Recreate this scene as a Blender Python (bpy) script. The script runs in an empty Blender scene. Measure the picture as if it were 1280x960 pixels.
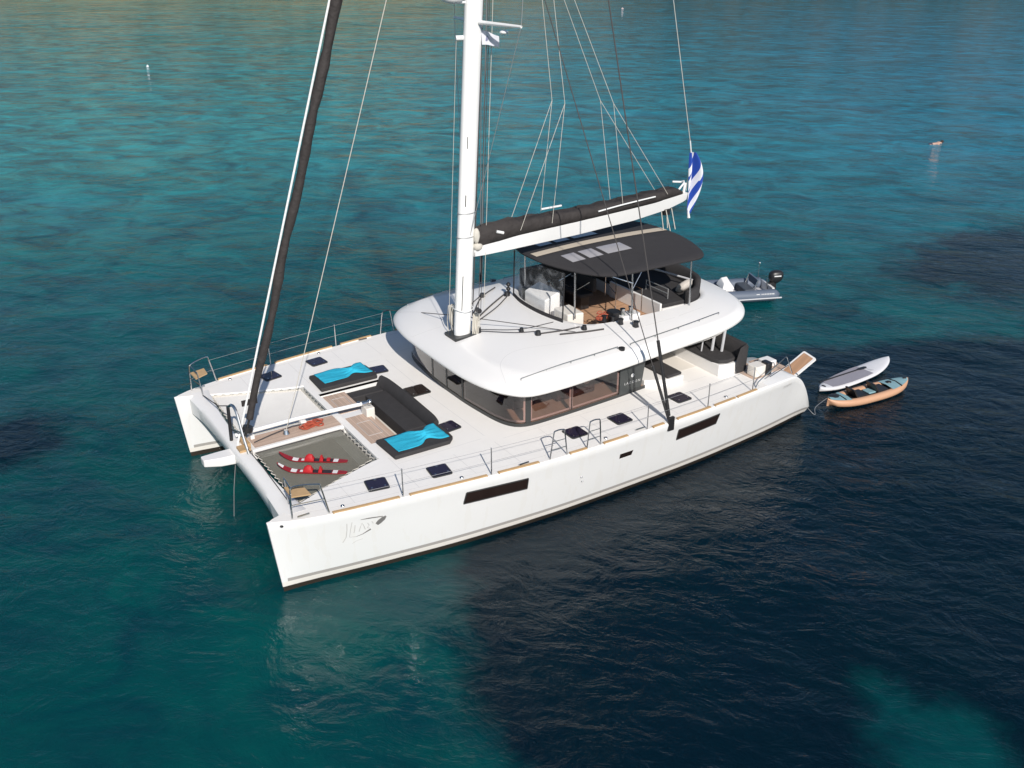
import bpy, bmesh, math, random
import numpy as np
from mathutils import Vector, Matrix, Euler, noise as mnoise
random.seed(7); np.random.seed(7)
R = math.radians
scene = bpy.context.scene
COL = scene.collection

# ------------------------------------------------------------------ camera, sky, sun, exposure
cam_d = bpy.data.cameras.new('camera'); cam = bpy.data.objects.new('camera', cam_d); COL.objects.link(cam)
cam_d.sensor_fit = 'HORIZONTAL'; cam_d.sensor_width = 36.0
cam_d.lens = 36.0 * 1206.81 / 1280.0
cam_d.clip_start = 0.1; cam_d.clip_end = 8000
_yaw, _pitch, _roll = R(-122.50874), R(-25.27783), R(-0.13035)
_f = Vector((math.cos(_pitch)*math.cos(_yaw), math.cos(_pitch)*math.sin(_yaw), math.sin(_pitch)))
_r = _f.cross(Vector((0, 0, 1))).normalized(); _u = _r.cross(_f)
_r2 = _r*math.cos(_roll) + _u*math.sin(_roll); _u2 = -_r*math.sin(_roll) + _u*math.cos(_roll)
_m = Matrix((_r2, _u2, -_f)).transposed().to_4x4(); _m.translation = Vector((22.16998, 21.84391, 13.82697))
cam.matrix_world = _m
scene.camera = cam

SUN_AZ, SUN_EL = R(74.0), R(35.0)      # direction TO the sun, from +X counter-clockwise
sun_vec = Vector((math.cos(SUN_EL)*math.cos(SUN_AZ), math.cos(SUN_EL)*math.sin(SUN_AZ), math.sin(SUN_EL)))
world = bpy.data.worlds.new('World'); scene.world = world; world.use_nodes = True
wn = world.node_tree.nodes; wl = world.node_tree.links
sky = wn.new('ShaderNodeTexSky'); sky.sky_type = 'NISHITA'; sky.sun_disc = False
sky.sun_elevation = SUN_EL; sky.sun_rotation = math.pi/2 - SUN_AZ
sky.air_density = 0.9; sky.dust_density = 0.4; sky.ozone_density = 1.5
bg = wn['Background']; bg.inputs['Strength'].default_value = 0.085
wl.new(sky.outputs[0], bg.inputs[0])
sd = bpy.data.lights.new('sun', 'SUN'); sd.energy = 4.4; sd.angle = R(0.6); sd.color = (1.0, 0.945, 0.875)
sun = bpy.data.objects.new('sun', sd); COL.objects.link(sun)
sun.rotation_euler = (-sun_vec).to_track_quat('-Z', 'Y').to_euler(); sun.location = sun_vec*100
scene.view_settings.view_transform = 'Standard'; scene.view_settings.look = 'None'
scene.view_settings.gamma = 1.0; scene.view_settings.use_curve_mapping = False
scene.view_settings.exposure = 0.14
scene.render.engine = 'CYCLES'
scene.cycles.max_bounces = 8; scene.cycles.transparent_max_bounces = 16
scene.cycles.use_denoising = True
scene.cycles.caustics_reflective = False; scene.cycles.caustics_refractive = False

# ------------------------------------------------------------------ helpers
def tag(o, label=None, cat=None, group=None, kind=None):
    if label: o['label'] = label
    if cat: o['category'] = cat
    if group: o['group'] = group
    if kind: o['kind'] = kind
    return o

def empty(name, loc=(0, 0, 0), rz=0.0):
    o = bpy.data.objects.new(name, None); COL.objects.link(o)
    o.location = loc; o.rotation_euler = (0, 0, rz); o.empty_display_size = 0.3
    return o

def mk(name, verts, faces, mat, parent=None, smooth=True, angle=35, bevel=0.0, mats=None, midx=None):
    me = bpy.data.meshes.new(name)
    me.from_pydata([tuple(map(float, v)) for v in verts], [], [tuple(f) for f in faces]); me.update()
    bm = bmesh.new(); bm.from_mesh(me)
    bmesh.ops.recalc_face_normals(bm, faces=bm.faces); bm.to_mesh(me); bm.free()
    for m in (mats or [mat]): me.materials.append(m)
    if midx is not None: me.polygons.foreach_set('material_index', midx)
    if smooth:
        me.polygons.foreach_set('use_smooth', [True]*len(me.polygons)); me.set_sharp_from_angle(angle=R(angle))
    o = bpy.data.objects.new(name, me); COL.objects.link(o)
    if parent: o.parent = parent
    if bevel:
        b = o.modifiers.new('bevel', 'BEVEL'); b.width = bevel; b.segments = 2; b.limit_method = 'ANGLE'; b.angle_limit = R(40)
        me.polygons.foreach_set('use_smooth', [True]*len(me.polygons))
        try: b.harden_normals = True
        except Exception: pass
    return o

class MB:
    """collects primitive shapes of ONE part"""
    def __init__(s): s.v = []; s.f = []
    def add(s, v, f):
        n = len(s.v); s.v += [tuple(p) for p in v]; s.f += [tuple(i+n for i in q) for q in f]; return s
    def box(s, x0, x1, y0, y1, z0, z1):
        v = [(x, y, z) for z in (z0, z1) for y in (y0, y1) for x in (x0, x1)]
        return s.add(v, [(0, 2, 3, 1), (4, 5, 7, 6), (0, 1, 5, 4), (2, 6, 7, 3), (0, 4, 6, 2), (1, 3, 7, 5)])
    def prism(s, outline, z0, z1):
        n = len(outline)
        z0s = z0 if hasattr(z0, '__len__') else [z0]*n; z1s = z1 if hasattr(z1, '__len__') else [z1]*n
        v = [(p[0], p[1], a) for p, a in zip(outline, z0s)] + [(p[0], p[1], a) for p, a in zip(outline, z1s)]
        f = [tuple(range(n))[::-1], tuple(range(n, 2*n))] + [(i, (i+1) % n, n+(i+1) % n, n+i) for i in range(n)]
        return s.add(v, f)
    def tube(s, pts, r, n=8, cap=True):
        pts = [Vector(p) for p in pts]; k = len(pts)
        rs = r if hasattr(r, '__len__') else [r]*k
        rings = []; up = None
        for i, p in enumerate(pts):
            t = (pts[min(i+1, k-1)] - pts[max(i-1, 0)]).normalized()
            if up is None: up = t.orthogonal().normalized()
            up = (up - t*up.dot(t))
            up = up.normalized() if up.length > 1e-6 else t.orthogonal().normalized()
            w = t.cross(up)
            rings.append([p + rs[i]*(up*math.cos(2*math.pi*j/n) + w*math.sin(2*math.pi*j/n)) for j in range(n)])
        v = [q for rg in rings for q in rg]
        f = [(i*n+j, i*n+(j+1) % n, (i+1)*n+(j+1) % n, (i+1)*n+j) for i in range(k-1) for j in range(n)]
        if cap: f += [tuple(range(n))[::-1], tuple(range((k-1)*n, k*n))]
        return s.add(v, f)
    def loft(s, rings, cap=True, closed=True):
        n = len(rings[0]); v = [q for rg in rings for q in rg]; m = n if closed else n-1
        f = [(i*n+j, i*n+(j+1) % n, (i+1)*n+(j+1) % n, (i+1)*n+j) for i in range(len(rings)-1) for j in range(m)]
        if cap: f += [tuple(range(n))[::-1], tuple(range((len(rings)-1)*n, len(rings)*n))]
        return s.add(v, f)
    def ball(s, c, r, n=10, m=6):
        rx, ry, rz = r if hasattr(r, '__len__') else (r, r, r)
        v = [(c[0], c[1], c[2]-rz)]
        for i in range(1, m):
            a = math.pi*i/m - math.pi/2
            v += [(c[0]+rx*math.cos(a)*math.cos(2*math.pi*j/n), c[1]+ry*math.cos(a)*math.sin(2*math.pi*j/n), c[2]+rz*math.sin(a)) for j in range(n)]
        v.append((c[0], c[1], c[2]+rz))
        f = [(0, 1+(j+1) % n, 1+j) for j in range(n)]
        f += [(1+i*n+j, 1+i*n+(j+1) % n, 1+(i+1)*n+(j+1) % n, 1+(i+1)*n+j) for i in range(m-2) for j in range(n)]
        f += [(1+(m-2)*n+j, 1+(m-2)*n+(j+1) % n, len(v)-1) for j in range(n)]
        return s.add(v, f)
    def each(s, name, mat, parent=None, **k):
        """every connected piece as a part of its own"""
        n = len(s.v); lab = list(range(n))
        def find(a):
            while lab[a] != a: lab[a] = lab[lab[a]]; a = lab[a]
            return a
        for f in s.f:
            for q in f[1:]: lab[find(q)] = find(f[0])
        groups = {}
        for i in range(n): groups.setdefault(find(i), []).append(i)
        out = []
        for root, idx in groups.items():
            mp = {g: i for i, g in enumerate(idx)}
            out.append(mk(name, [s.v[i] for i in idx], [tuple(mp[q] for q in f) for f in s.f if f[0] in mp], mat, parent, **k))
        return out
    def xf(s, mat):
        s.v = [tuple(mat @ Vector(p)) for p in s.v]; return s
    def build(s, name, mat, parent=None, **k): return mk(name, s.v, s.f, mat, parent, **k)

def spl(x, xs, ys):
    """smooth interpolation (monotone-ish cubic) through (xs, ys); xs ascending"""
    xs = np.asarray(xs, float); ys = np.asarray(ys, float); x = np.atleast_1d(np.asarray(x, float))
    d = np.diff(ys)/np.diff(xs); m = np.empty_like(ys); m[0] = d[0]; m[-1] = d[-1]
    m[1:-1] = np.where(d[:-1]*d[1:] > 0, 2*d[:-1]*d[1:]/(d[:-1]+d[1:]+1e-12), 0)
    i = np.clip(np.searchsorted(xs, x)-1, 0, len(xs)-2); h = xs[i+1]-xs[i]; t = np.clip((x-xs[i])/h, 0, 1)
    return (2*t**3-3*t**2+1)*ys[i] + (t**3-2*t**2+t)*h*m[i] + (-2*t**3+3*t**2)*ys[i+1] + (t**3-t**2)*h*m[i+1]

def smooth_line(pts, per=6):
    pts = np.array(pts, float); out = []
    P = np.vstack([2*pts[0]-pts[1], pts, 2*pts[-1]-pts[-2]])
    for i in range(1, len(P)-2):
        for k in range(per):
            t = k/per
            out.append(0.5*((2*P[i]) + (-P[i-1]+P[i+1])*t + (2*P[i-1]-5*P[i]+4*P[i+1]-P[i+2])*t*t + (-P[i-1]+3*P[i]-3*P[i+1]+P[i+2])*t**3))
    out.append(pts[-1]); return np.array(out)

def rrect(x0, x1, y0, y1, r, n=4):
    o = []
    for cx, cy, a in ((x1-r, y1-r, 0), (x0+r, y1-r, 90), (x0+r, y0+r, 180), (x1-r, y0+r, 270)):
        for k in range(n+1):
            t = R(a+90*k/n); o.append((cx+r*math.cos(t), cy+r*math.sin(t)))
    return o

# ------------------------------------------------------------------ materials
def new_mat(name):
    m = bpy.data.materials.new(name); m.use_nodes = True
    return m, m.node_tree.nodes, m.node_tree.links, m.node_tree.nodes['Principled BSDF']

def mat(name, col, rough=0.5, metal=0.0, var=0.06, scale=3.0, bump=0.0, bscale=60.0, bdist=0.01, coat=0.0, spec=0.5):
    m, n, l, p = new_mat(name)
    p.inputs['Roughness'].default_value = rough; p.inputs['Metallic'].default_value = metal
    p.inputs['Specular IOR Level'].default_value = spec
    if coat: p.inputs['Coat Weight'].default_value = coat; p.inputs['Coat Roughness'].default_value = 0.08
    tc = n.new('ShaderNodeTexCoord')
    nz = n.new('ShaderNodeTexNoise'); nz.inputs['Scale'].default_value = scale; nz.inputs['Detail'].default_value = 5
    l.new(tc.outputs['Object'], nz.inputs['Vector'])
    mx = n.new('ShaderNodeMix'); mx.data_type = 'RGBA'
    mx.inputs[6].default_value = tuple(max(0, c*(1-var)) for c in col)+(1,)
    mx.inputs[7].default_value = tuple(min(1, c*(1+var)) for c in col)+(1,)
    l.new(nz.outputs['Fac'], mx.inputs[0]); l.new(mx.outputs[2], p.inputs['Base Color'])
    if bump:
        b = n.new('ShaderNodeBump'); b.inputs['Strength'].default_value = bump; b.inputs['Distance'].default_value = bdist
        nb = n.new('ShaderNodeTexNoise'); nb.inputs['Scale'].default_value = bscale; nb.inputs['Detail'].default_value = 3
        l.new(tc.outputs['Object'], nb.inputs['Vector']); l.new(nb.outputs['Fac'], b.inputs['Height']); l.new(b.outputs[0], p.inputs['Normal'])
    return m

def mathn(n, l, op, a, b=None, c=None):
    q = n.new('ShaderNodeMath'); q.operation = op
    for i, x in enumerate((a, b, c)):
        if x is None: continue
        if hasattr(x, 'name') and hasattr(x, 'is_output'): l.new(x, q.inputs[i])
        else: q.inputs[i].default_value = x
    return q.outputs[0]

def mixc(n, l, fac, a, b):
    q = n.new('ShaderNodeMix'); q.data_type = 'RGBA'
    for i, x in ((0, fac), (6, a), (7, b)):
        if hasattr(x, 'is_output'): l.new(x, q.inputs[i])
        elif i == 0: q.inputs[0].default_value = x
        else: q.inputs[i].default_value = tuple(x)+(1,)
    return q.outputs[2]

WHITE = (0.80, 0.785, 0.765)
M = {}
M['gel'] = mat('white gelcoat', WHITE, 0.28, var=0.02, scale=0.8, spec=0.5)
M['deck'] = mat('non skid deck', (0.84, 0.815, 0.78), 0.55, var=0.03, scale=2.0, bump=0.25, bscale=220)
M['cream'] = mat('cream gelcoat', (0.74, 0.70, 0.64), 0.4, var=0.03)
M['mastwhite'] = mat('white painted spar', (0.80, 0.80, 0.79), 0.3, var=0.02)
M['steel'] = mat('stainless steel', (0.62, 0.62, 0.62), 0.22, metal=1.0)
M['black'] = mat('black plastic', (0.018, 0.018, 0.02), 0.4)
M['wire'] = mat('wire rope', (0.42, 0.42, 0.42), 0.4, metal=0.6)
M['rope'] = mat('pale rope', (0.55, 0.52, 0.46), 0.8)
M['darkrope'] = mat('dark rope', (0.06, 0.055, 0.055), 0.8)
M['redrope'] = mat('red rope', (0.40, 0.09, 0.05), 0.85)
M['cushion'] = mat('charcoal upholstery', (0.042, 0.040, 0.041), 0.85, var=0.2, scale=5, bump=0.4, bscale=90, spec=0.25)
M['canvas'] = mat('charcoal canvas', (0.036, 0.034, 0.036), 0.8, var=0.12, scale=4, bump=0.3, bscale=60, spec=0.25)
M['sailcover'] = mat('dark sail bag', (0.038, 0.033, 0.032), 0.75, var=0.35, scale=3.5, bump=0.9, bscale=5, bdist=0.06, spec=0.3)
M['beige'] = mat('beige canvas', (0.52, 0.45, 0.36), 0.8, var=0.05)
M['greypanel'] = mat('grey clear panel', (0.30, 0.29, 0.31), 0.25, var=0.1, scale=8)
M['bluepanel'] = mat('blue solar panel', (0.10, 0.13, 0.20), 0.15, var=0.1)
M['hatch'] = mat('smoked acrylic hatch', (0.022, 0.018, 0.038), 0.08, var=0.3, scale=6)
M['portglass'] = mat('dark hull window', (0.022, 0.014, 0.012), 0.06, var=0.4, scale=2)
M['frame'] = mat('dark window frame', (0.030, 0.032, 0.032), 0.35)
M['pinkframe'] = mat('rosy blind edge', (0.60, 0.43, 0.40), 0.6)
M['darkpanel'] = mat('charcoal panel', (0.045, 0.050, 0.050), 0.3, var=0.1)
M['wood'] = mat('saloon wood', (0.40, 0.26, 0.19), 0.5, var=0.25, scale=2)
M['darkseat'] = mat('dark brown leather', (0.06, 0.025, 0.02), 0.6)
M['lampshade'] = mat('cream leather', (0.62, 0.50, 0.42), 0.7)
M['netgrey'] = mat('olive trampoline net', (0.24, 0.225, 0.18), 0.85, var=0.10, scale=4, bump=0.5, bscale=140)
M['netglare'] = mat('pale trampoline net', (0.84, 0.81, 0.76), 0.85, var=0.05, scale=3, bump=0.4, bscale=140)  # far net: glare on the mesh put into a paler colour
M['towel'] = mat('turquoise towel', (0.035, 0.42, 0.60), 0.95, var=0.16, scale=7, bump=0.9, bscale=45, bdist=0.02, spec=0.1)
M['red'] = mat('red ski paint', (0.27, 0.015, 0.02), 0.3, var=0.15, scale=9)
M['redfoam'] = mat('red foam binding', (0.44, 0.015, 0.02), 0.5)
M['skiwhite'] = mat('white ski paint', (0.75, 0.73, 0.72), 0.3)
M['skiblack'] = mat('black ski paint', (0.03, 0.02, 0.02), 0.35)
M['ribgrey'] = mat('grey hypalon', (0.105, 0.13, 0.175), 0.55, var=0.06)
M['ribdark'] = mat('dark grey seat', (0.06, 0.07, 0.085), 0.6)
M['ribpale'] = mat('pale grey rubber', (0.5, 0.5, 0.52), 0.6)
M['orange'] = mat('peach orange vinyl', (0.54, 0.31, 0.19), 0.5, var=0.05)
M['kayakblue'] = mat('light blue deck cloth', (0.22, 0.37, 0.41), 0.6, var=0.2, scale=6)
M['supwhite'] = mat('white board skin', (0.66, 0.66, 0.68), 0.4, var=0.04)
M['supgrey'] = mat('grey grip pad', (0.28, 0.27, 0.31), 0.8, bump=0.6, bscale=90)
M['skin'] = mat('sunlit skin', (0.52, 0.33, 0.25), 0.5)
M['hair'] = mat('dark hair', (0.03, 0.02, 0.015), 0.7)
M['swimsuit'] = mat('dark swimwear', (0.03, 0.03, 0.06), 0.7)
M['buoy'] = mat('white buoy plastic', (0.8, 0.8, 0.8), 0.4)
M['pillow'] = mat('pale pillow cloth', (0.60, 0.55, 0.50), 0.9, var=0.12, scale=9, bump=0.5, bscale=40)
M['lettering'] = mat('white lettering', (0.75, 0.75, 0.75), 0.5)
M['decal'] = mat('dull white decal', (0.55, 0.55, 0.55), 0.5)
M['greymark'] = mat('grey decal', (0.17, 0.165, 0.16), 0.4)
M['palemark'] = mat('pale grey decal', (0.50, 0.49, 0.48), 0.4)
M['seam'] = mat('deck seam', (0.66, 0.65, 0.64), 0.6)

def teak(name, col=(0.44, 0.30, 0.21), axis='X', width=0.06):
    m, n, l, p = new_mat(name); p.inputs['Roughness'].default_value = 0.75
    tc = n.new('ShaderNodeTexCoord'); sp = n.new('ShaderNodeSeparateXYZ'); l.new(tc.outputs['Object'], sp.inputs[0])
    across = sp.outputs['Y'] if axis == 'X' else sp.outputs['X']
    fr = mathn(n, l, 'FRACT', mathn(n, l, 'DIVIDE', across, width))
    caulk = mathn(n, l, 'LESS_THAN', fr, 0.10)
    idx = mathn(n, l, 'FLOOR', mathn(n, l, 'DIVIDE', across, width))
    wn_ = n.new('ShaderNodeTexWhiteNoise'); wn_.noise_dimensions = '1D'; l.new(idx, wn_.inputs['W'])
    nz = n.new('ShaderNodeTexNoise'); nz.inputs['Scale'].default_value = 6; nz.inputs['Detail'].default_value = 6
    mp = n.new('ShaderNodeMapping'); mp.inputs['Scale'].default_value = (0.4, 5, 1) if axis == 'X' else (5, 0.4, 1)
    l.new(tc.outputs['Object'], mp.inputs[0]); l.new(mp.outputs[0], nz.inputs['Vector'])
    f = mathn(n, l, 'ADD', mathn(n, l, 'MULTIPLY', wn_.outputs['Value'], 0.5), mathn(n, l, 'MULTIPLY', nz.outputs['Fac'], 0.6))
    c = mixc(n, l, f, tuple(x*0.78 for x in col), tuple(min(1, x*1.22) for x in col))
    c = mixc(n, l, mathn(n, l, 'MULTIPLY', caulk, 0.55), c, (0.10, 0.08, 0.07))
    l.new(c, p.inputs['Base Color']); return m
M['teak'] = teak('teak planking', (0.50, 0.37, 0.29))
M['teaky'] = teak('teak planking athwart', (0.50, 0.37, 0.29), 'Y')
M['teakrail'] = mat('teak rail', (0.50, 0.33, 0.17), 0.6, var=0.2, scale=4)
M['flyteak'] = teak('flybridge teak', (0.46, 0.27, 0.16))

def open_weave(m, cell=0.03, gap=0.52):
    n = m.node_tree.nodes; l = m.node_tree.links; p = n['Principled BSDF']; out = n['Material Output']
    tc = n.new('ShaderNodeTexCoord'); sp = n.new('ShaderNodeSeparateXYZ'); l.new(tc.outputs['Object'], sp.inputs[0])
    fx = mathn(n, l, 'LESS_THAN', mathn(n, l, 'FRACT', mathn(n, l, 'DIVIDE', sp.outputs['X'], cell)), gap)
    fy = mathn(n, l, 'LESS_THAN', mathn(n, l, 'FRACT', mathn(n, l, 'DIVIDE', sp.outputs['Y'], cell)), gap)
    t = n.new('ShaderNodeBsdfTransparent'); mx = n.new('ShaderNodeMixShader')
    l.new(mathn(n, l, 'MULTIPLY', fx, fy), mx.inputs[0]); l.new(p.outputs[0], mx.inputs[1]); l.new(t.outputs[0], mx.inputs[2]); l.new(mx.outputs[0], out.inputs['Surface'])
open_weave(M['netgrey']); open_weave(M['netglare'], .03, .22)
def hull_mat():
    m, n, l, p = new_mat('hull gelcoat'); p.inputs['Roughness'].default_value = 0.22
    g = n.new('ShaderNodeNewGeometry'); sp = n.new('ShaderNodeSeparateXYZ'); l.new(g.outputs['Position'], sp.inputs[0])
    z = sp.outputs['Z']; x = sp.outputs['X']
    nz = n.new('ShaderNodeTexNoise'); nz.inputs['Scale'].default_value = 1.2; nz.inputs['Detail'].default_value = 4
    l.new(g.outputs['Position'], nz.inputs['Vector'])
    mp = n.new('ShaderNodeMapping'); mp.inputs['Scale'].default_value = (3.0, 3.0, 0.5); l.new(g.outputs['Position'], mp.inputs[0])
    st = n.new('ShaderNodeTexNoise'); st.inputs['Scale'].default_value = 1.6; st.inputs['Detail'].default_value = 6; l.new(mp.outputs[0], st.inputs['Vector'])
    white = mixc(n, l, nz.outputs['Fac'], (0.735, 0.733, 0.725), (0.765, 0.765, 0.76))
    white = mixc(n, l, mathn(n, l, 'MULTIPLY', mathn(n, l, 'GREATER_THAN', st.outputs['Fac'], 0.58), 0.16), white, (0.68, 0.65, 0.59))
    band = lambda lo, hi: mathn(n, l, 'MULTIPLY', mathn(n, l, 'GREATER_THAN', z, lo), mathn(n, l, 'LESS_THAN', z, hi))
    stripe = mathn(n, l, 'MULTIPLY', band(0.27, 0.36), mathn(n, l, 'LESS_THAN', x, 16.78))
    c = mixc(n, l, stripe, white, (0.36, 0.34, 0.32))
    scum = mathn(n, l, 'MULTIPLY', band(0.10, 0.27), 0.6)
    c = mixc(n, l, scum, c, (0.74, 0.68, 0.60))
    low = mathn(n, l, 'LESS_THAN', mathn(n, l, 'ADD', z, mathn(n, l, 'MULTIPLY', nz.outputs['Fac'], 0.03)), 0.16)  # antifouling, made taller to paint in waterline shade and dark reflection
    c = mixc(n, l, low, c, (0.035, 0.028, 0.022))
    l.new(c, p.inputs['Base Color']); return m
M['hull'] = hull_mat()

def glass_mat(name, tint, refl=0.6, rough=0.02):
    m, n, l, p = new_mat(name); n.remove(p); out = n['Material Output']
    t = n.new('ShaderNodeBsdfTransparent'); t.inputs[0].default_value = tint+(1,)
    g = n.new('ShaderNodeBsdfGlossy'); g.inputs['Roughness'].default_value = rough; g.inputs['Color'].default_value = (0.9, 0.9, 0.9, 1)
    fr = n.new('ShaderNodeFresnel'); fr.inputs['IOR'].default_value = 1.5
    f = mathn(n, l, 'MULTIPLY', fr.outputs[0], refl)
    mx = n.new('ShaderNodeMixShader'); l.new(f, mx.inputs[0]); l.new(t.outputs[0], mx.inputs[1]); l.new(g.outputs[0], mx.inputs[2])
    l.new(mx.outputs[0], out.inputs['Surface']); return m
M['glass'] = glass_mat('bronze tinted glass', (0.78, 0.70, 0.67), 2.0)
def vinyl_mat():
    m, n, l, p = new_mat('clear vinyl screen'); out = n['Material Output']
    p.inputs['Base Color'].default_value = (0.75, 0.77, 0.8, 1); p.inputs['Roughness'].default_value = 0.12
    t = n.new('ShaderNodeBsdfTransparent'); t.inputs[0].default_value = (0.97, 0.975, 0.98, 1)
    g = n.new('ShaderNodeNewGeometry'); nz = n.new('ShaderNodeTexNoise'); nz.inputs['Scale'].default_value = 1.6; nz.inputs['Detail'].default_value = 2; nz.inputs['Distortion'].default_value = 1.6
    l.new(g.outputs['Position'], nz.inputs['Vector'])
    mr = n.new('ShaderNodeMapRange'); mr.inputs[1].default_value = 0.42; mr.inputs[2].default_value = 0.7; mr.inputs[3].default_value = 0.04; mr.inputs[4].default_value = 0.24
    l.new(nz.outputs['Fac'], mr.inputs[0])
    b = n.new('ShaderNodeBump'); b.inputs['Strength'].default_value = 0.6; b.inputs['Distance'].default_value = 0.05; l.new(nz.outputs['Fac'], b.inputs['Height']); l.new(b.outputs[0], p.inputs['Normal'])
    mx = n.new('ShaderNodeMixShader'); l.new(mr.outputs[0], mx.inputs[0]); l.new(t.outputs[0], mx.inputs[1]); l.new(p.outputs[0], mx.inputs[2])
    l.new(mx.outputs[0], out.inputs['Surface']); return m
M['vinyl'] = vinyl_mat()

# ------------------------------------------------------------------ the sea
def sea_mat():
    m, n, l, p = new_mat('sea water')
    g = n.new('ShaderNodeNewGeometry'); pos = g.outputs['Position']
    def noise(scale, sx, sy, rot, detail=3, rough=0.5, dist=0.0):
        mp = n.new('ShaderNodeMapping'); mp.vector_type = 'TEXTURE'; mp.inputs['Rotation'].default_value = (0, 0, R(rot)); mp.inputs['Scale'].default_value = (sx, sy, 1)
        l.new(pos, mp.inputs[0])
        t = n.new('ShaderNodeTexNoise'); t.inputs['Scale'].default_value = scale; t.inputs['Detail'].default_value = detail
        t.inputs['Roughness'].default_value = rough; t.inputs['Distortion'].default_value = dist
        l.new(mp.outputs[0], t.inputs['Vector']); return t.outputs['Fac']
    # bottom seen through the water (sand, depth, seagrass), plus sky reflection painted far left
    at = n.new('ShaderNodeAttribute'); at.attribute_name = 'seagrass_bed'
    rag = mathn(n, l, 'ADD', mathn(n, l, 'MULTIPLY', noise(0.55, 1, 1, 0, 7, 0.62, 0.6), 0.6), mathn(n, l, 'MULTIPLY', noise(0.17, 1, 1, 0, 4, 0.6, 0.8), 0.4))
    bed = mathn(n, l, 'ADD', at.outputs['Fac'], mathn(n, l, 'MULTIPLY', mathn(n, l, 'SUBTRACT', rag, 0.5), 1.5))
    sm = n.new('ShaderNodeMapRange'); sm.interpolation_type = 'SMOOTHSTEP'; sm.inputs[1].default_value = 0.24; sm.inputs[2].default_value = 0.74
    l.new(bed, sm.inputs[0])
    sp = n.new('ShaderNodeSeparateXYZ'); l.new(pos, sp.inputs[0])
    dp = n.new('ShaderNodeMapRange'); dp.interpolation_type = 'SMOOTHSTEP'; dp.inputs[1].default_value = 6.0; dp.inputs[2].default_value = -52.0
    l.new(mathn(n, l, 'ADD', sp.outputs['Y'], mathn(n, l, 'MULTIPLY', sp.outputs['X'], 0.55)), dp.inputs[0])
    big = noise(0.09, 1, 1, 0, 4, 0.55, 0.5)
    teal = mixc(n, l, big, SEA_TEAL_A, SEA_TEAL_B)
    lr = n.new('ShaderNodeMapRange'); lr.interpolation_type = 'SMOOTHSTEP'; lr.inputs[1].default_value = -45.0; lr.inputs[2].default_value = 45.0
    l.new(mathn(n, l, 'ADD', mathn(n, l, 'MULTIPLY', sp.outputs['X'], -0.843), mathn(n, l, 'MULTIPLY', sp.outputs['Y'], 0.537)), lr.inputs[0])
    c = mixc(n, l, dp.outputs[0], teal, mixc(n, l, lr.outputs[0], SEA_SKY_TEAL, SEA_BLUE))  # far left: pale sky reflection mixed into the water's own teal
    mr2 = n.new('ShaderNodeMapRange'); mr2.inputs[1].default_value = 0.36; mr2.inputs[2].default_value = 0.66; mr2.inputs[3].default_value = 0.0; mr2.inputs[4].default_value = 0.75
    l.new(noise(0.42, 1.3, 0.9, 132, 6, 0.62, 1.0), mr2.inputs[0])
    c = mixc(n, l, mr2.outputs[0], c, (0.0005, 0.030, 0.046))
    c = mixc(n, l, mathn(n, l, 'MULTIPLY', sm.outputs[0], 0.93), c, SEA_DARK)
    l.new(c, p.inputs['Base Color'])
    p.inputs['Roughness'].default_value = 0.02; p.inputs['IOR'].default_value = 1.333; p.inputs['Specular IOR Level'].default_value = 0.46
    p.subsurface_method = 'BURLEY'
    p.inputs['Subsurface Weight'].default_value = 0.9; p.inputs['Subsurface Radius'].default_value = (3.0, 7.0, 7.0); p.inputs['Subsurface Scale'].default_value = 1.0
    # waves: short wind ripples on a low chop
    h = mathn(n, l, 'MULTIPLY', noise(0.30, 1.25, 0.85, 138, 2, 0.45, 0.4), 0.27)
    h = mathn(n, l, 'ADD', h, mathn(n, l, 'MULTIPLY', noise(0.95, 1.3, 0.85, 128, 4, 0.55, 0.8), 0.125))
    h = mathn(n, l, 'ADD', h, mathn(n, l, 'MULTIPLY', noise(2.7, 1.25, 0.85, 140, 5, 0.62, 0.6), 0.052))
    gust = noise(0.085, 1.3, 0.9, 130, 3, 0.5)
    mr = n.new('ShaderNodeMapRange'); mr.inputs[1].default_value = 0.3; mr.inputs[2].default_value = 0.7; mr.inputs[3].default_value = 0.38; mr.inputs[4].default_value = 1.35; l.new(gust, mr.inputs[0])
    h = mathn(n, l, 'MULTIPLY', h, mr.outputs[0])
    b = n.new('ShaderNodeBump'); b.inputs['Strength'].default_value = 1.0; b.inputs['Distance'].default_value = SEA_BUMP
    l.new(h, b.inputs['Height']); l.new(b.outputs[0], p.inputs['Normal'])
    return m
SEA_TEAL_A = (0.0004, 0.040, 0.044); SEA_TEAL_B = (0.0006, 0.092, 0.086); SEA_SKY_TEAL = (0.022, 0.33, 0.335); SEA_BLUE = (0.002, 0.21, 0.33); SEA_DARK = (0.0005, 0.0065, 0.015); SEA_BUMP = 1.0

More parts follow.
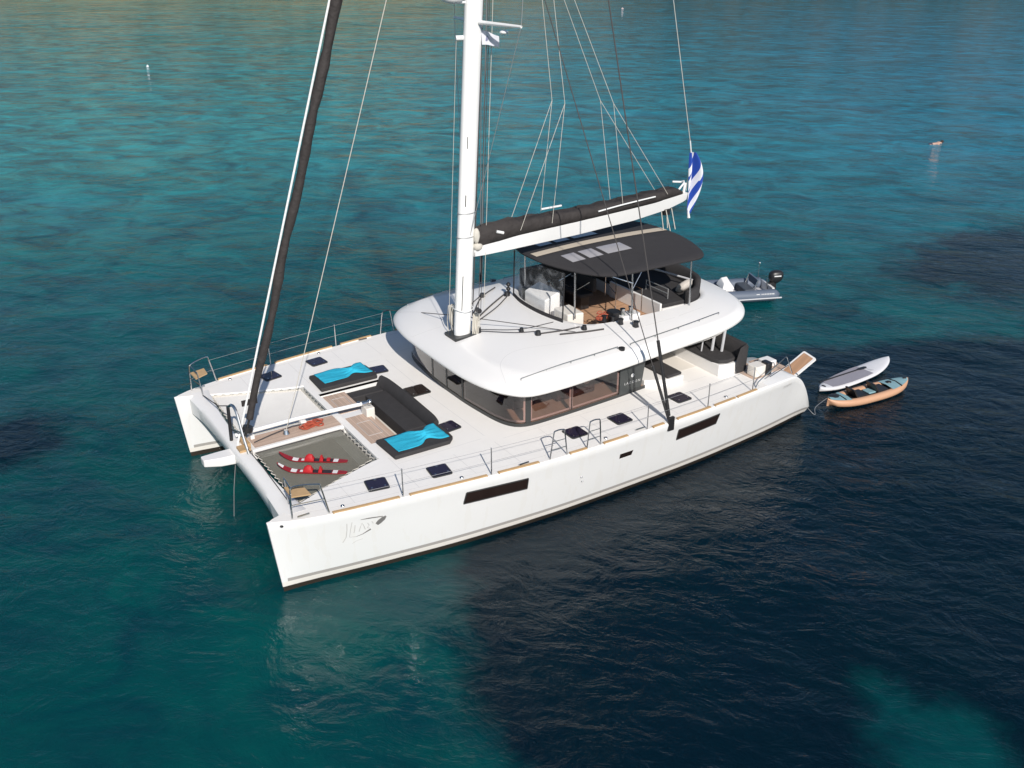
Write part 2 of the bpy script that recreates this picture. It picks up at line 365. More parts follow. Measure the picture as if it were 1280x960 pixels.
def in_poly(px, py, poly):
    ins = np.zeros(px.shape, bool); j = len(poly)-1
    for i in range(len(poly)):
        xi, yi = poly[i]; xj, yj = poly[j]
        ins ^= ((yi > py) != (yj > py)) & (px < (xj-xi)*(py-yi)/(yj-yi+1e-12)+xi); j = i
    return ins
def sea():
    fine = np.arange(-60, 40.01, 0.5)
    neg = -60 - np.cumsum(1.0*1.35**np.arange(1, 24)); pos_ = 40 + np.cumsum(1.0*1.35**np.arange(1, 24))
    ax = np.concatenate([neg[::-1], fine, pos_]); ay = ax.copy()
    X, Y = np.meshgrid(ax, ay, indexing='ij'); nx, ny = X.shape
    bed = np.zeros_like(X)
    dark = [(15.9, 11.8), (15.0, 9.6), (14.4, 7.9), (13.8, 6.4), (13.0, 4.6), (9, 3), (4, 1.5), (0, -.5), (-4, 0.5), (-9, 2.5), (-16, 6), (-26, 12), (0, 40), (15, 30), (17, 20)]
    bed[in_poly(X, Y, dark)] = 1
    hole = [(7.1, 12.2), (6.9, 13.4), (7.4, 15.4), (8.6, 17.6), (10.4, 16.2), (9.5, 14.4), (8.3, 12.7)]
    bed[in_poly(X, Y, hole)] = 0
    def blob(cx, cy, rx, ry, v):
        nonlocal bed
        d = ((X-cx)/rx)**2 + ((Y-cy)/ry)**2; bed = np.maximum(bed, v*np.exp(-d))
    k = np.exp(-np.linspace(-2, 2, 5)**2/2); k /= k.sum()
    for _ in range(4):
        bed = np.apply_along_axis(lambda a: np.convolve(a, k, 'same'), 0, bed); bed = np.apply_along_axis(lambda a: np.convolve(a, k, 'same'), 1, bed)
    blob(21.5, -7.5, 3.2, 2.2, 0.85); blob(-21, -1.5, 9, 5.0, 0.95); blob(-8, -1.5, 5, 2.2, .45); blob(17.5, 10.5, 1.4, 0.9, 0.6); blob(11.0, -40, 14, 4, 0.25)
    v = np.stack([X.ravel(), Y.ravel(), np.zeros(nx*ny)], 1)
    i = np.arange(nx-1)[:, None]*ny + np.arange(ny-1)[None, :]; i = i.ravel()
    f = np.stack([i, i+ny, i+ny+1, i+1], 1)
    me = bpy.data.meshes.new('sea'); me.vertices.add(len(v)); me.vertices.foreach_set('co', v.ravel())
    me.loops.add(f.size); me.loops.foreach_set('vertex_index', f.ravel())
    me.polygons.add(len(f)); me.polygons.foreach_set('loop_start', np.arange(0, f.size, 4)); me.update(calc_edges=True)
    a = me.attributes.new('seagrass_bed', 'FLOAT', 'POINT'); a.data.foreach_set('value', bed.ravel())
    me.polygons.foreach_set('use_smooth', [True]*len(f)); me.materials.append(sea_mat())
    o = bpy.data.objects.new('sea', me); COL.objects.link(o)
    tag(o, 'teal and dark blue rippled sea around the anchored catamaran', 'sea', kind='structure')
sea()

# ------------------------------------------------------------------ the shore beyond the top of the frame
def shore():
    m, n, l, p = new_mat('rocky hillside'); p.inputs['Roughness'].default_value = 0.9
    g = n.new('ShaderNodeNewGeometry')
    nz = n.new('ShaderNodeTexNoise'); nz.inputs['Scale'].default_value = 0.09; nz.inputs['Detail'].default_value = 10; nz.inputs['Roughness'].default_value = 0.68; l.new(g.outputs['Position'], nz.inputs['Vector'])
    mr = n.new('ShaderNodeMapRange'); mr.inputs[1].default_value = 0.42; mr.inputs[2].default_value = 0.58; l.new(nz.outputs['Fac'], mr.inputs[0])
    scrub = mixc(n, l, mr.outputs[0], (0.055, 0.055, 0.035), (0.016, 0.030, 0.022))
    sp = n.new('ShaderNodeSeparateXYZ'); l.new(g.outputs['Position'], sp.inputs[0])
    bd = n.new('ShaderNodeMapRange'); bd.interpolation_type = 'SMOOTHSTEP'; bd.inputs[1].default_value = 4.0; bd.inputs[2].default_value = 0.5
    l.new(mathn(n, l, 'ADD', sp.outputs['Z'], mathn(n, l, 'MULTIPLY', mathn(n, l, 'SUBTRACT', nz.outputs['Fac'], 0.5), 6.0)), bd.inputs[0])
    qa = n.new('ShaderNodeMapRange'); qa.interpolation_type = 'SMOOTHSTEP'; qa.inputs[1].default_value = 70.0; qa.inputs[2].default_value = -40.0
    l.new(mathn(n, l, 'ADD', mathn(n, l, 'MULTIPLY', sp.outputs['X'], -0.843), mathn(n, l, 'MULTIPLY', sp.outputs['Y'], 0.537)), qa.inputs[0])
    bd = n.new('ShaderNodeMath'), bd; bd[0].operation = 'MULTIPLY'; l.new(bd[1].outputs[0], bd[0].inputs[0]); l.new(qa.outputs[0], bd[0].inputs[1]); bd = bd[0]
    l.new(mixc(n, l, bd.outputs[0], scrub, (0.25, 0.18, 0.08)), p.inputs['Base Color'])
    cx, cy = 22.17, 21.84
    na, nr = 420, 40; v = []
    rng = np.random.RandomState(3); ph = rng.rand(12)*6.28
    for i in range(na+1):
        a = R(-215 + 190*i/na)          # from beyond the stern round to beyond the bow
        for j in range(nr+1):
            t = j/nr
            shore_r = 300 + 22*math.sin(a*5+ph[0]) + 12*math.sin(a*13+ph[1]) + 5*math.sin(a*31+ph[2])
            rad = shore_r + 260*t**1.2
            hh = (58 + 14*math.sin(a*4+ph[3]) + 8*math.sin(a*9+ph[4])) * (0.55 + 0.45/(1+math.exp((math.degrees(a)+122)/-9.0)))
            px, py = cx+rad*math.cos(a), cy+rad*math.sin(a)
            rough = mnoise.hetero_terrain(Vector((px*.016, py*.016, 3.1)), .9, 2.1, 7, .75)
            z = -2 + hh*(1-(1-t)**2.4) + (rough-.9)*11*min(1, t*5) + 2.2*mnoise.noise(Vector((px*.12, py*.12, 0)))*min(1, t*8)
            if j == nr: z = -2
            v.append((cx+rad*math.cos(a), cy+rad*math.sin(a), z))
    w = nr+1
    f = [(i*w+j, (i+1)*w+j, (i+1)*w+j+1, i*w+j+1) for i in range(na) for j in range(nr)]
    o = mk('hill', v, f, m); tag(o, 'sunlit rocky shore hillside across the bay', 'hill', kind='structure')
shore()

# ------------------------------------------------------------------ the catamaran: origin amidships line at the sterns, x forward, y to port, z up from the water
boat = empty('catamaran'); tag(boat, 'large white sailing catamaran with charcoal bimini and teak deck anchored on teal water', 'catamaran')

S_X = [0.0, 0.4, 1.0, 2.0, 4.0, 6.0, 8.0, 10.0, 12.0, 14.0, 15.7, 16.6, 17.09]
S_OUT = [4.22, 4.38, 4.52, 4.70, 4.87, 4.96, 4.98, 4.92, 4.74, 4.50, 4.26, 4.03, 3.80]
I_X = [0.0, 2.0, 4.0, 12.0, 13.3, 13.65, 14.84, 16.4, 17.09]
S_IN = [2.95, 2.75, 2.6, 2.45, 2.45, 2.46, 2.80, 3.44, 3.70]
Z_X = [0.0, 0.12, 0.35, 0.55, 0.9, 1.3, 1.9, 2.9, 17.09]
S_Z = [0.42, 0.62, 0.98, 1.28, 1.66, 1.87, 1.93, 1.95, 1.95]
def s_out(x): return float(spl(x, S_X, S_OUT)[0])
def s_in(x): return float(spl(x, I_X, S_IN)[0])
def s_z(x): return float(spl(x, Z_X, S_Z)[0])
def w_out(x): return float(spl(x, [0, 1, 3, 6, 9, 12, 15, 16.6, 17.09], [3.95, 4.12, 4.33, 4.5, 4.52, 4.38, 4.02, 3.80, 3.765])[0])
def w_in(x): return float(spl(x, [0, 3, 6, 9, 12, 15, 16.6, 17.09], [3.25, 3.1, 3.0, 2.98, 3.05, 3.42, 3.68, 3.735])[0])

def hull(s):
    xs = np.concatenate([np.linspace(0, 1.4, 15), np.linspace(1.7, 15.5, 36), np.linspace(15.8, 17.09, 12)])
    rings = []
    for x in xs:
        zs = s_z(x); yo, yi, wo, wi = s_out(x), s_in(x), w_out(x), w_in(x)
        k = max(0.0, (x-14)/3.09); kd = 0.75*math.sin(min(1, (17.09-x)/2.5)*math.pi/2)*min(1, 0.35+x/4)
        def pt(y, z):
            return (x - 0.105*max(0, 1.95-z)*k, s*y, z)
        cy = (wo+wi)/2
        r = [pt(yi+0.02, zs-0.03)]
        for t in (0.8, 0.55, 0.3, 0.12): r.append(pt(wi+(yi-wi)*t**1.35, zs*t))
        r += [pt(wi+0.01, 0.0), pt(wi+(cy-wi)*0.35, -kd*0.6), pt(cy, -kd), pt(wo-(wo-cy)*0.35, -kd*0.6), pt(wo-0.01, 0.0)]
        for t in (0.07, 0.15, 0.3, 0.5, 0.7, 0.88): r.append(pt(wo+(yo-wo)*(t**0.85), zs*t))
        r += [pt(yo, zs-0.05), pt(yo-0.012, zs-0.015), pt(yo-0.045, zs)]
        mid = (yo+yi)/2
        r += [pt(mid, zs+0.005), pt(yi+0.06, zs)]
        rings.append(r)
    mb = MB().loft(rings, cap=True)
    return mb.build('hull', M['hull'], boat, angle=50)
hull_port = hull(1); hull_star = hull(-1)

# hull windows: dark flush panes following the hull side
def hull_y(x, z):
    zs = s_z(x); t = z/zs; return w_out(x) + (s_out(x)-w_out(x))*(t**0.85)
def hull_pane(name, corners, s, parent, m, off=0.012, nx=14, nz=4):
    (xa, za), (xb, zb), (xc, zc), (xd, zd) = corners      # bow top, stern top, stern bottom, bow bottom
    v = []; f = []
    for i in range(nx+1):
        u = i/nx
        for j in range(nz+1):
            w = j/nz
            x = (xa+(xb-xa)*u)*(1-w) + (xd+(xc-xd)*u)*w; z = (za+(zb-za)*u)*(1-w) + (zd+(zc-zd)*u)*w
            v.append((x, s*(hull_y(x, z)+off), z))
    w = nz+1; f = [(i*w+j, (i+1)*w+j, (i+1)*w+j+1, i*w+j+1) for i in range(nx) for j in range(nz)]
    return mk(name, v, f, m, parent)
for s, hl in ((1, hull_port), (-1, hull_star)):
    for c in ([(12.50, 1.66), (10.84, 1.60), (10.84, 1.28), (12.56, 1.34)], [(6.05, 1.61), (4.52, 1.655), (4.58, 1.34), (6.05, 1.28)]):
        w_ = hull_pane('window', c, s, hl, M['portglass'])
        b = MB(); e = 0.012
        pts = []
        cc = c + [c[0]]
        for (x0, z0), (x1, z1) in zip(cc[:-1], cc[1:]):
            for k in range(10):
                t = k/10; x = x0+(x1-x0)*t; z = z0+(z1-z0)*t; pts.append((x, s*(hull_y(x, z)+0.012), z))
        pts.append(pts[0])
        b.tube(pts, 0.016, 6, cap=False).build('window_frame', M['frame'], hl)
    hull_pane('window', [(8.03, 1.46), (7.60, 1.46), (7.63, 1.31), (8.03, 1.31)], s, hl, M['portglass'], nx=6)
    MB().ball((9.15, s*hull_y(9.15, .95), .95), .03).ball((9.2, s*hull_y(9.2, 1.1), 1.1), .03).each('drain_fitting', M['steel'], hl)
    MB().ball((16.80, s*(s_out(16.8)-.02), 1.86), (.05, .03, .04)).build('navigation_light', M['black'], hl)

# bow emblem: a thin line drawing of a pointed sail outline on each outer bow
def stroke(b, pts, wd, s, off=0.010):
    v = []; n = len(pts)
    for i, (x, z) in enumerate(pts):
        x0, z0 = pts[max(i-1, 0)]; x1, z1 = pts[min(i+1, n-1)]
        d = math.hypot(x1-x0, z1-z0) or 1; nx, nz = -(z1-z0)/d, (x1-x0)/d
        ww = wd[i] if hasattr(wd, '__len__') else wd
        for q in (-1, 1):
            xx, zz = x+nx*ww*q, z+nz*ww*q; v.append((xx, s*(hull_y(xx, zz)+off), zz))
    b.add(v, [(2*i, 2*i+1, 2*i+3, 2*i+2) for i in range(n-1)])
for s, hl in ((1, hull_port), (-1, hull_star)):
    b = MB(); c = MB()
    stroke(b, [(15.10, 1.64), (14.9, 1.625), (14.7, 1.60), (14.58, 1.585)], [.006, .016, .014, .012], s)
    stroke(b, [(15.20, 1.17), (15.05, 1.20), (14.86, 1.29)], [.006, .010, .022], s)
    stroke(b, [(14.72, 1.39), (14.66, 1.44), (14.56, 1.52), (14.50, 1.57)], [.045, .065, .06, .02], s)
    b.build('emblem', M['greymark'], hl)
    stroke(c, [(15.42, 1.62), (15.42, 1.42), (15.44, 1.22), (15.52, 1.08)], .010, s, .013)
    stroke(c, [(15.30, 1.63), (15.34, 1.40), (15.36, 1.20), (15.20, 1.17)], .008, s, .013)
    stroke(c, [(15.23, 1.52), (15.24, 1.38), (15.26, 1.30)], .009, s, .013)
    stroke(c, [(15.14, 1.30), (15.11, 1.42), (15.07, 1.54), (15.02, 1.42), (14.99, 1.32)], .009, s, .013)
    stroke(c, [(14.94, 1.50), (14.90, 1.42), (14.95, 1.36), (14.89, 1.33)], .009, s, .013)
    stroke(c, [(14.84, 1.52), (14.80, 1.44)], .008, s, .013)
    stroke(c, [(15.05, 1.06), (15.2, 1.04), (15.3, 0.99)], .006, s, .013)
    c.build('emblem', M['palemark'], hl)

# deck plate with the well of the foredeck lounge cut out
WELL = [(13.62, -1.72), (13.62, 1.72), (11.72, 1.72), (11.60, 1.55), (11.56, 0.6), (11.54, 0.0), (11.56, -0.6), (11.60, -1.55), (11.72, -1.72)]
def deck():
    out = []
    for x in np.linspace(2.55, 16.95, 50): out.append((x, s_out(x)-0.05))
    out.append((17.02, 3.75))
    for x in np.linspace(16.95, 13.75, 14): out.append((x, s_in(x)+0.05))
    out += [(13.78, 2.40), (13.78, 1.2)]
    half = out; full = half + [(x, -y) for x, y in half[::-1]]
    bm = bmesh.new()
    def loop(pts):
        vs = [bm.verts.new((p[0], p[1], 1.958)) for p in pts]
        return [bm.edges.new((vs[i], vs[(i+1) % len(vs)])) for i in range(len(vs))]
    e = loop(full) + loop(WELL)
    bmesh.ops.triangle_fill(bm, use_beauty=True, use_dissolve=False, edges=e)
    r = bmesh.ops.extrude_face_region(bm, geom=bm.faces[:])
    for g in r['geom']:
        if isinstance(g, bmesh.types.BMVert): g.co.z -= 0.07
    bmesh.ops.recalc_face_normals(bm, faces=bm.faces)
    me = bpy.data.meshes.new('deck'); bm.to_mesh(me); bm.free(); me.materials.append(M['deck'])
    o = bpy.data.objects.new('deck', me); COL.objects.link(o); o.parent = boat
    return o
deck_o = deck()
MB().box(2.9, 13.7, -2.6, 2.6, 1.05, 1.22).build('bridge_deck', M['gel'], boat)
MB().prism([(13.74, -2.44), (13.74, 2.44), (13.60, 2.44), (13.60, -2.44)], 1.2, 1.886).build('bridge_deck_front', M['gel'], boat)
# fine panel seams of the non-skid
b = MB()
def seam(pts, w=0.006, z=1.9605):
    v = []; n = len(pts)
    for i, p in enumerate(pts):
        a = Vector(pts[max(i-1, 0)]); c = Vector(pts[min(i+1, n-1)]); d = (c-a).normalized(); q = Vector((-d.y, d.x))*w
        v += [(p[0]+q.x, p[1]+q.y, z), (p[0]-q.x, p[1]-q.y, z)]
    b.add(v, [(2*i, 2*i+1, 2*i+3, 2*i+2) for i in range(n-1)])
for s in (1, -1):
    seam([(x, s*(s_out(x)-0.30)) for x in np.linspace(3.2, 16.2, 40)])
    seam([(x, s*3.28) for x in (3.6, 10.6)]); seam([(x, s*(3.0+0.0*x)) for x in (11.1, 13.5)])
    for x in (5.9, 8.2, 9.55, 10.9, 12.1, 13.55, 15.1): seam([(x, s*3.32 if x < 13 else s*(s_in(x)+0.15)), (x, s*(s_out(x)-0.30))], z=1.9612)
seam([(10.95, -2.9), (11.02, 0), (10.95, 2.9)])
b.build('deck_seam', M['seam'], deck_o)

# teak toe rail pieces
for s in (1, -1):
    for xa, xb in ((15.7, 14.15), (13.9, 11.95), (11.65, 10.55), (9.65, 9.15), (8.62, 7.85), (7.0, 6.62), (6.15, 4.92), (4.75, 3.95), (3.85, 3.05)):
        n_ = 10; rg = []
        for x in np.linspace(xa, xb, n_):
            y = s_out(x)-0.055
            rg.append([(x, s*(y-.035), 1.955), (x, s*(y+.035), 1.955), (x, s*(y+.035), 2.005), (x, s*(y-.035), 2.005)])
        MB().loft(rg).build('toe_rail', M['teakrail'], boat, smooth=False)
        rg = []
        for x in np.linspace(xa-.02, xb+.02, n_):
            y = s_out(x)-0.05
            rg.append([(x, s*(y-.055), 1.95), (x, s*(y+.045), 1.95), (x, s*(y+.04), 1.975), (x, s*(y-.05), 1.975)])
        MB().loft(rg).build('rail_base', M['gel'], boat, smooth=False)

# deck hatches
def hatch(x, y, a=0.0, w=0.52, d=0.52, m=None):
    mt = Matrix.Translation((x, y, 1.957)) @ Matrix.Rotation(a, 4, 'Z')
    f = MB().prism(rrect(-w/2, w/2, -d/2, d/2, .06), 0, .030).xf(mt).build('hatch', M['frame'], boat)
    MB().prism(rrect(-w/2+.03, w/2-.03, -d/2+.03, d/2-.03, .05), .030, .040).xf(mt).build('hatch_pane', m or M['hatch'], f)
    MB().box(-.03, .03, -d/2+.05, -d/2+.09, .041, .055).box(w/2-.12, w/2-.08, d/2-.12, d/2-.08, .041, .052).box(-w/2+.08, -w/2+.12, d/2-.12, d/2-.08, .041, .052).xf(mt).each('hatch_latch', M['steel'], f)
for s in (1, -1):
    for x, y, a in ((14.34, 3.62, -.18), (12.80, 3.86, -.12), (8.89, 4.05, 0), (7.43, 4.07, 0), (5.23, 3.95, .03)):
        hatch(x, s*y, s*a)
hatch(11.18, -0.42, 0, .62, .62, M['portglass'])
hatch(11.48, 1.98, .1, .5, .5); hatch(11.48, -2.32, -.1, .5, .5)

# forward crossbeam, bowsprit arm, striker frame
rg = []
for y in np.linspace(-3.72, 3.72, 31):
    k = abs(y)/3.72; w = .17+.16*k**3; zt = 1.96 + .03*(1-k); zb = 1.52-.25*k**3; xc = 16.42 + .10*(1-k*k) - .02
    rg.append([(xc-w, y, zt-.06), (xc-w*.8, y, zt), (xc+w*.6, y, zt), (xc+w, y, zt-.08), (xc+w*.95, y, zb+.1), (xc+w*.4, y, zb), (xc-w*.5, y, zb), (xc-w, y, zb+.15)])
MB().loft(rg).build('crossbeam', M['gel'], boat, angle=50)
MB().loft([[(16.2, -.24, 1.84), (16.2, .24, 1.84), (16.2, .24, 1.56), (16.2, -.24, 1.56)], [(17.0, -.2, 1.86), (17.0, .2, 1.86), (17.0, .17, 1.60), (17.0, -.17, 1.60)],
           [(17.42, -.14, 1.88), (17.42, .14, 1.88), (17.42, .12, 1.68), (17.42, -.12, 1.68)]]).build('bowsprit', M['gel'], boat, bevel=.03, smooth=False)
st = MB()
apex = (16.50, 0, 3.02)
st.tube([(16.5, -.34, 2.96), (16.55, -.34, 2.2), (16.55, -.34, 1.95)], .03)
st.tube(smooth_line([(16.52, -.36, 2.90), (16.46, -.2, 3.03), (16.42, .0, 2.92), (16.42, .35, 2.35), (16.40, .62, 1.92)], 5), .038)
st.tube([(16.5, -.30, 2.3), (16.42, .28, 2.45)], .02)
st.build('striker_frame', M['steel'], boat)
MB().tube([(16.52, -.33, 2.95), (16.55, -.33, 2.0)], .045).build('striker_strut', M['black'], boat)
MB().box(16.30, 16.58, .15, .45, 1.99, 2.05).box(16.25, 16.4, -.15, .3, 1.99, 2.12).build('bow_roller', M['teakrail'], boat, smooth=False)
MB().tube([(16.5, -.30, 2.98), (16.45, -1.6, 2.42), (16.40, -3.30, 2.02)], .014).tube([(16.4, .55, 2.1), (16.35, 1.5, 2.02), (16.38, 3.3, 2.0)], .012).each('bridle_line', M['darkrope'], boat)
MB().tube([(16.62, .02, 1.52), (16.75, .02, .8), (16.9, .02, -.4)], .010).build('anchor_line', M['wire'], boat)

# walkway between the nets
b = MB().box(13.70, 16.25, -.42, .40, 1.66, 1.945); b.build('walkway', M['gel'], boat, smooth=False, bevel=.03)
MB().box(13.80, 16.15, -.33, .30, 1.946, 1.956).build('walkway_teak', M['teak'], boat, smooth=False)
pole = MB().tube([(16.45, -.30, 2.12), (14.8, -.22, 2.18), (13.02, -.02, 2.22)], .055, 12).build('spinnaker_pole', M['mastwhite'], boat)
MB().tube([(13.05, -.02, 2.22), (12.86, 0, 2.23)], [.07, .05], 10).ball((12.84, .03, 2.24), .085).ball((13.12, -.06, 2.22), .075).build('pole_end', M['steel'], pole)
MB().box(14.6, 14.75, -.29, -.12, 1.957, 2.10).box(16.0, 16.1, -.36, -.16, 1.957, 2.06).each('pole_chock', M['gel'], boat, smooth=False)
MB().tube([(16.1, .1, 2.0), (15.6, -.03, 2.02), (15.0, -.12, 2.06), (14.4, -.1, 2.03)], .013).build('stay_line', M['darkrope'], boat)

# trampolines
def net(name, pts, m, s, sag=0.05):
    P = np.array(pts, float); N = 14; v = []; f = []
    for i in range(N+1):
        for j in range(N+1):
            u, w = i/N, j/N
            p = (1-u)*(1-w)*P[0] + u*(1-w)*P[1] + u*w*P[2] + (1-u)*w*P[3]
            q = 16*u*(1-u)*w*(1-w)
            v.append((p[0], p[1], 1.90 - sag*q + .006*math.sin(9*u+4*w)))
    W = N+1; f = [(i*W+j, (i+1)*W+j, (i+1)*W+j+1, i*W+j+1) for i in range(N) for j in range(N)]
    o = mk(name, v, f, m, boat)
    lace = []
    inset = 0.055
    c = P.mean(0)
    for a, b_ in ((0, 3), (1, 2), (3, 2)):
        n_ = int(np.linalg.norm(P[b_]-P[a])/0.11)
        for k in range(n_+1):
            p = P[a]+(P[b_]-P[a])*k/n_; d = (p-c)/np.linalg.norm(p-c)
            q = p + d*(inset*(1.0 if k % 2 else -0.35)); lace.append((q[0], q[1], 1.915 + (.03 if k % 2 else 0)))
        mbx = MB().tube(lace, .011, 5); lace = []
        mbx.build('lacing', M['rope'], o)
    edge = [tuple(P[i])+(1.908,) for i in (0, 1, 2, 3, 0)]
    MB().tube(edge, .018, 6, cap=False).build('net_edge', M['darkrope'] if s > 0 else M['rope'], o)
    return o
NET = [(16.22, 0.50), (13.90, 0.50), (13.88, 2.38), (16.16, 3.30)]
net('trampoline', NET, M['netgrey'], 1)
net('trampoline', [(x, -y) for x, y in NET], M['netglare'], -1)

# foredeck lounge in its well
lounge = MB().prism([(x-.01 if x > 13 else x+.0, y*1.0) for x, y in WELL], 1.30, 1.42).build('lounge_floor', M['cream'], boat, smooth=False)
wall = MB()
for (x0, y0), (x1, y1) in zip(WELL, WELL[1:]+WELL[:1]): wall.add([(x0, y0, 1.35), (x1, y1, 1.35), (x1, y1, 1.957), (x0, y0, 1.957)], [(0, 1, 2, 3)])
wall.build('lounge_coaming', M['gel'], boat, smooth=False)
MB().prism([(13.60, -1.70), (13.60, 1.70), (12.86, 1.70), (12.86, -1.70)], 1.42, 1.86).build('lounge_step', M['gel'], boat, smooth=False)
MB().box(12.87, 13.52, -1.66, -.42, 1.861, 1.875).build('lounge_teak', M['teaky'], boat, smooth=False)
MB().box(12.87, 13.52, -.10, 1.66, 1.861, 1.875).build('lounge_teak', M['teaky'], boat, smooth=False)
for y0, y1 in ((-1.35, -.75), (.35, 1.15)):
    MB().tube([(p[0], p[1], 1.878) for p in rrect(13.0, 13.40, y0, y1, .03)+[rrect(13.0, 13.40, y0, y1, .03)[0]]], .008, 4, cap=False).build('locker_lid', M['palemark'], boat)
MB().box(12.75, 13.0, -.22, .16, 1.42, 2.12).build('pole_pedestal', M['cream'], boat, smooth=False, bevel=.03)
MB().box(12.50, 12.86, -1.2, 1.70, 1.421, 1.50).build('lounge_sole', M['teaky'], boat, smooth=False)
def cushion(name, outline, z0, z1, parent, m=None, bev=.035):
    return MB().prism(outline, z0, z1).build(name, m or M['cushion'], parent, smooth=True, bevel=bev)
cushion('seat_cushion', [(12.40, -1.28), (12.40, 1.30), (11.76, 1.30), (11.76, -1.28)], 1.42, 1.80, boat)
cushion('seat_cushion', [(12.86, -1.70), (12.86, -1.30), (11.80, -1.30), (11.80, -1.70)], 1.42, 1.805, boat)
cushion('seat_cushion', [(12.60, 1.70), (12.60, 1.32), (11.80, 1.32), (11.80, 1.70)], 1.42, 1.805, boat)
bk = []
for (x, y) in smooth_line([(11.64, -1.68), (11.57, -1.3), (11.55, -.6), (11.54, 0), (11.55, .6), (11.57, 1.3), (11.64, 1.68)], 4):
    bk.append([(x-.02, y, 1.96), (x-.02, y, 2.04), (x+.03, y, 2.09), (x+.10, y, 2.08), (x+.22, y, 1.82), (x+.22, y, 1.74)])
MB().loft(bk).build('back_cushion', M['cushion'], boat, angle=60)
for s in (1, -1):
    cushion('sun_pad', [(13.50, s*1.78), (13.46, s*2.82), (11.92, s*2.84), (11.74, s*2.66), (11.70, s*2.0), (11.76, s*1.78)], 1.962, 2.08, boat)

# coachroof: ring of glass, roof shell, flybridge
W_HALF = [(10.44, 0), (10.42, .88), (10.36, 1.6), (10.26, 2.35), (10.10, 2.80), (9.84, 3.02), (9.42, 3.09), (8.3, 3.07), (6.62, 2.99), (5.62, 2.91)]
wl_ = smooth_line(W_HALF, 8)
ws = np.concatenate([[0], np.cumsum(np.linalg.norm(np.diff(wl_, axis=0), axis=1))])
def wpt(d): return np.array([np.interp(d, ws, wl_[:, 0]), np.interp(d, ws, wl_[:, 1])])
def wnear(x, y): return ws[np.argmin(np.hypot(wl_[:, 0]-x, wl_[:, 1]-y))]
D = dict(c0=0.02, c1=wnear(10.44, .88)-.05, p0=wnear(10.44, .88)+.03, p1=wnear(9.72, 2.93), s0=wnear(9.60, 2.95), s1=wnear(8.36, 2.99), t0=wnear(8.24, 2.99), t1=wnear(6.66, 2.93), d0=wnear(6.55, 2.93), d1=ws[-1])
cabin = empty('coachroof'); cabin.parent = boat
def wall_strip(d0, d1, z0, z1, s, off=0.0, n=14):
    v = []
    for d in np.linspace(d0, d1, n+1):
        p = wpt(d); q = wpt(min(d+.02, ws[-1]))-wpt(max(d-.02, 0)); q = q/np.linalg.norm(q); nn = np.array([-q[1], q[0]])
        if nn @ (p-np.array([6.5, 0])) < 0: nn = -nn
        p = p+nn*off
        v += [(p[0], s*p[1], z0), (p[0], s*p[1], z1)]
    return v, [(2*i, 2*i+1, 2*i+3, 2*i+2) for i in range(n)]
sill = MB()
for s in (1, -1):
    sill.add(*wall_strip(0, ws[-1], 1.95, 2.06, s, .015, 50)); sill.add(*wall_strip(0, ws[-1], 3.0, 3.14, s, .01, 50))
sill.build('window_sill', M['frame'], boat)
post = MB()
for s in (1, -1):
    for a, c in ((D['c1'], D['p0']), (D['p1'], D['s0']), (D['s1'], D['t0']), (D['t1'], D['d0'])):
        post.add(*wall_strip(a-.01, c+.01, 2.05, 3.05, s, .008, 3))
post.add(*wall_strip(0, .035, 2.05, 3.05, 1, .008, 2)); post.add(*wall_strip(0, .035, 2.05, 3.05, -1, .008, 2))
post.build('window_post', M['frame'], boat)
for s in (1, -1):
    for a, c, pink in ((D['c0'], D['c1'], 0), (D['p0'], D['p1'], 1), (D['s0'], D['s1'], 1), (D['t0'], D['t1'], 1)):
        g_ = MB().add(*wall_strip(a, c, 2.06, 3.02, s, 0, 16)).build('window', M['glass'], boat)
        if pink:
            fr = MB()
            fr.add(*wall_strip(a+.02, c-.02, 2.07, 2.13, s, -.03, 16)); fr.add(*wall_strip(a+.0, a+.06, 2.07, 3.02, s, -.03, 2)); fr.add(*wall_strip(c-.06, c, 2.07, 3.02, s, -.03, 2))
            fr.build('blind_edge', M['pinkframe'], g_)
    pv, pf = wall_strip(D['d0'], D['d1'], 2.02, 3.08, s, .02, 6)
    for k in range(len(pv)):        # the panel's aft edge leans forward towards the deck
        u = (k//2)/6
        if k % 2 == 0: pv[k] = (pv[k][0]+.16*u, pv[k][1], pv[k][2])
    side_panel = MB().add(pv, pf).build('side_panel', M['darkpanel'], boat)
    MB().prism(rrect(5.88, 6.2, 2.72, 2.93, .10), 2.70, 2.702).build('port_hole', M['portglass'], side_panel)
    if s > 0:
        # maker's lettering and emblem in white on the dark panel
        cu = bpy.data.curves.new('lettering', 'FONT'); cu.body = 'LAGOON'; cu.size = .105; cu.space_character = 1.45; cu.align_x = 'CENTER'
        tmp = bpy.data.objects.new('tmp', cu); COL.objects.link(tmp)
        dg = bpy.context.evaluated_depsgraph_get(); me = bpy.data.meshes.new_from_object(tmp.evaluated_get(dg))
        bpy.data.objects.remove(tmp); me.name = 'lettering'; me.materials.clear(); me.materials.append(M['decal'])
        lt = bpy.data.objects.new('lettering', me); COL.objects.link(lt)
        lt.matrix_world = Matrix.Translation((6.16, 3.00, 2.28)) @ Matrix(((-1, 0, 0, 0), (0, 0, 1, 0), (0, 1, 0, 0), (0, 0, 0, 1)))
        lt.parent = side_panel
        mb = MB()
        mb.add([(6.16+.06*math.cos(t), 3.00, 2.52+.06*math.sin(t)) for t in np.linspace(0, 6.28, 17)[:-1]], [tuple(range(16))])
        mb.build('emblem', M['decal'], side_panel)
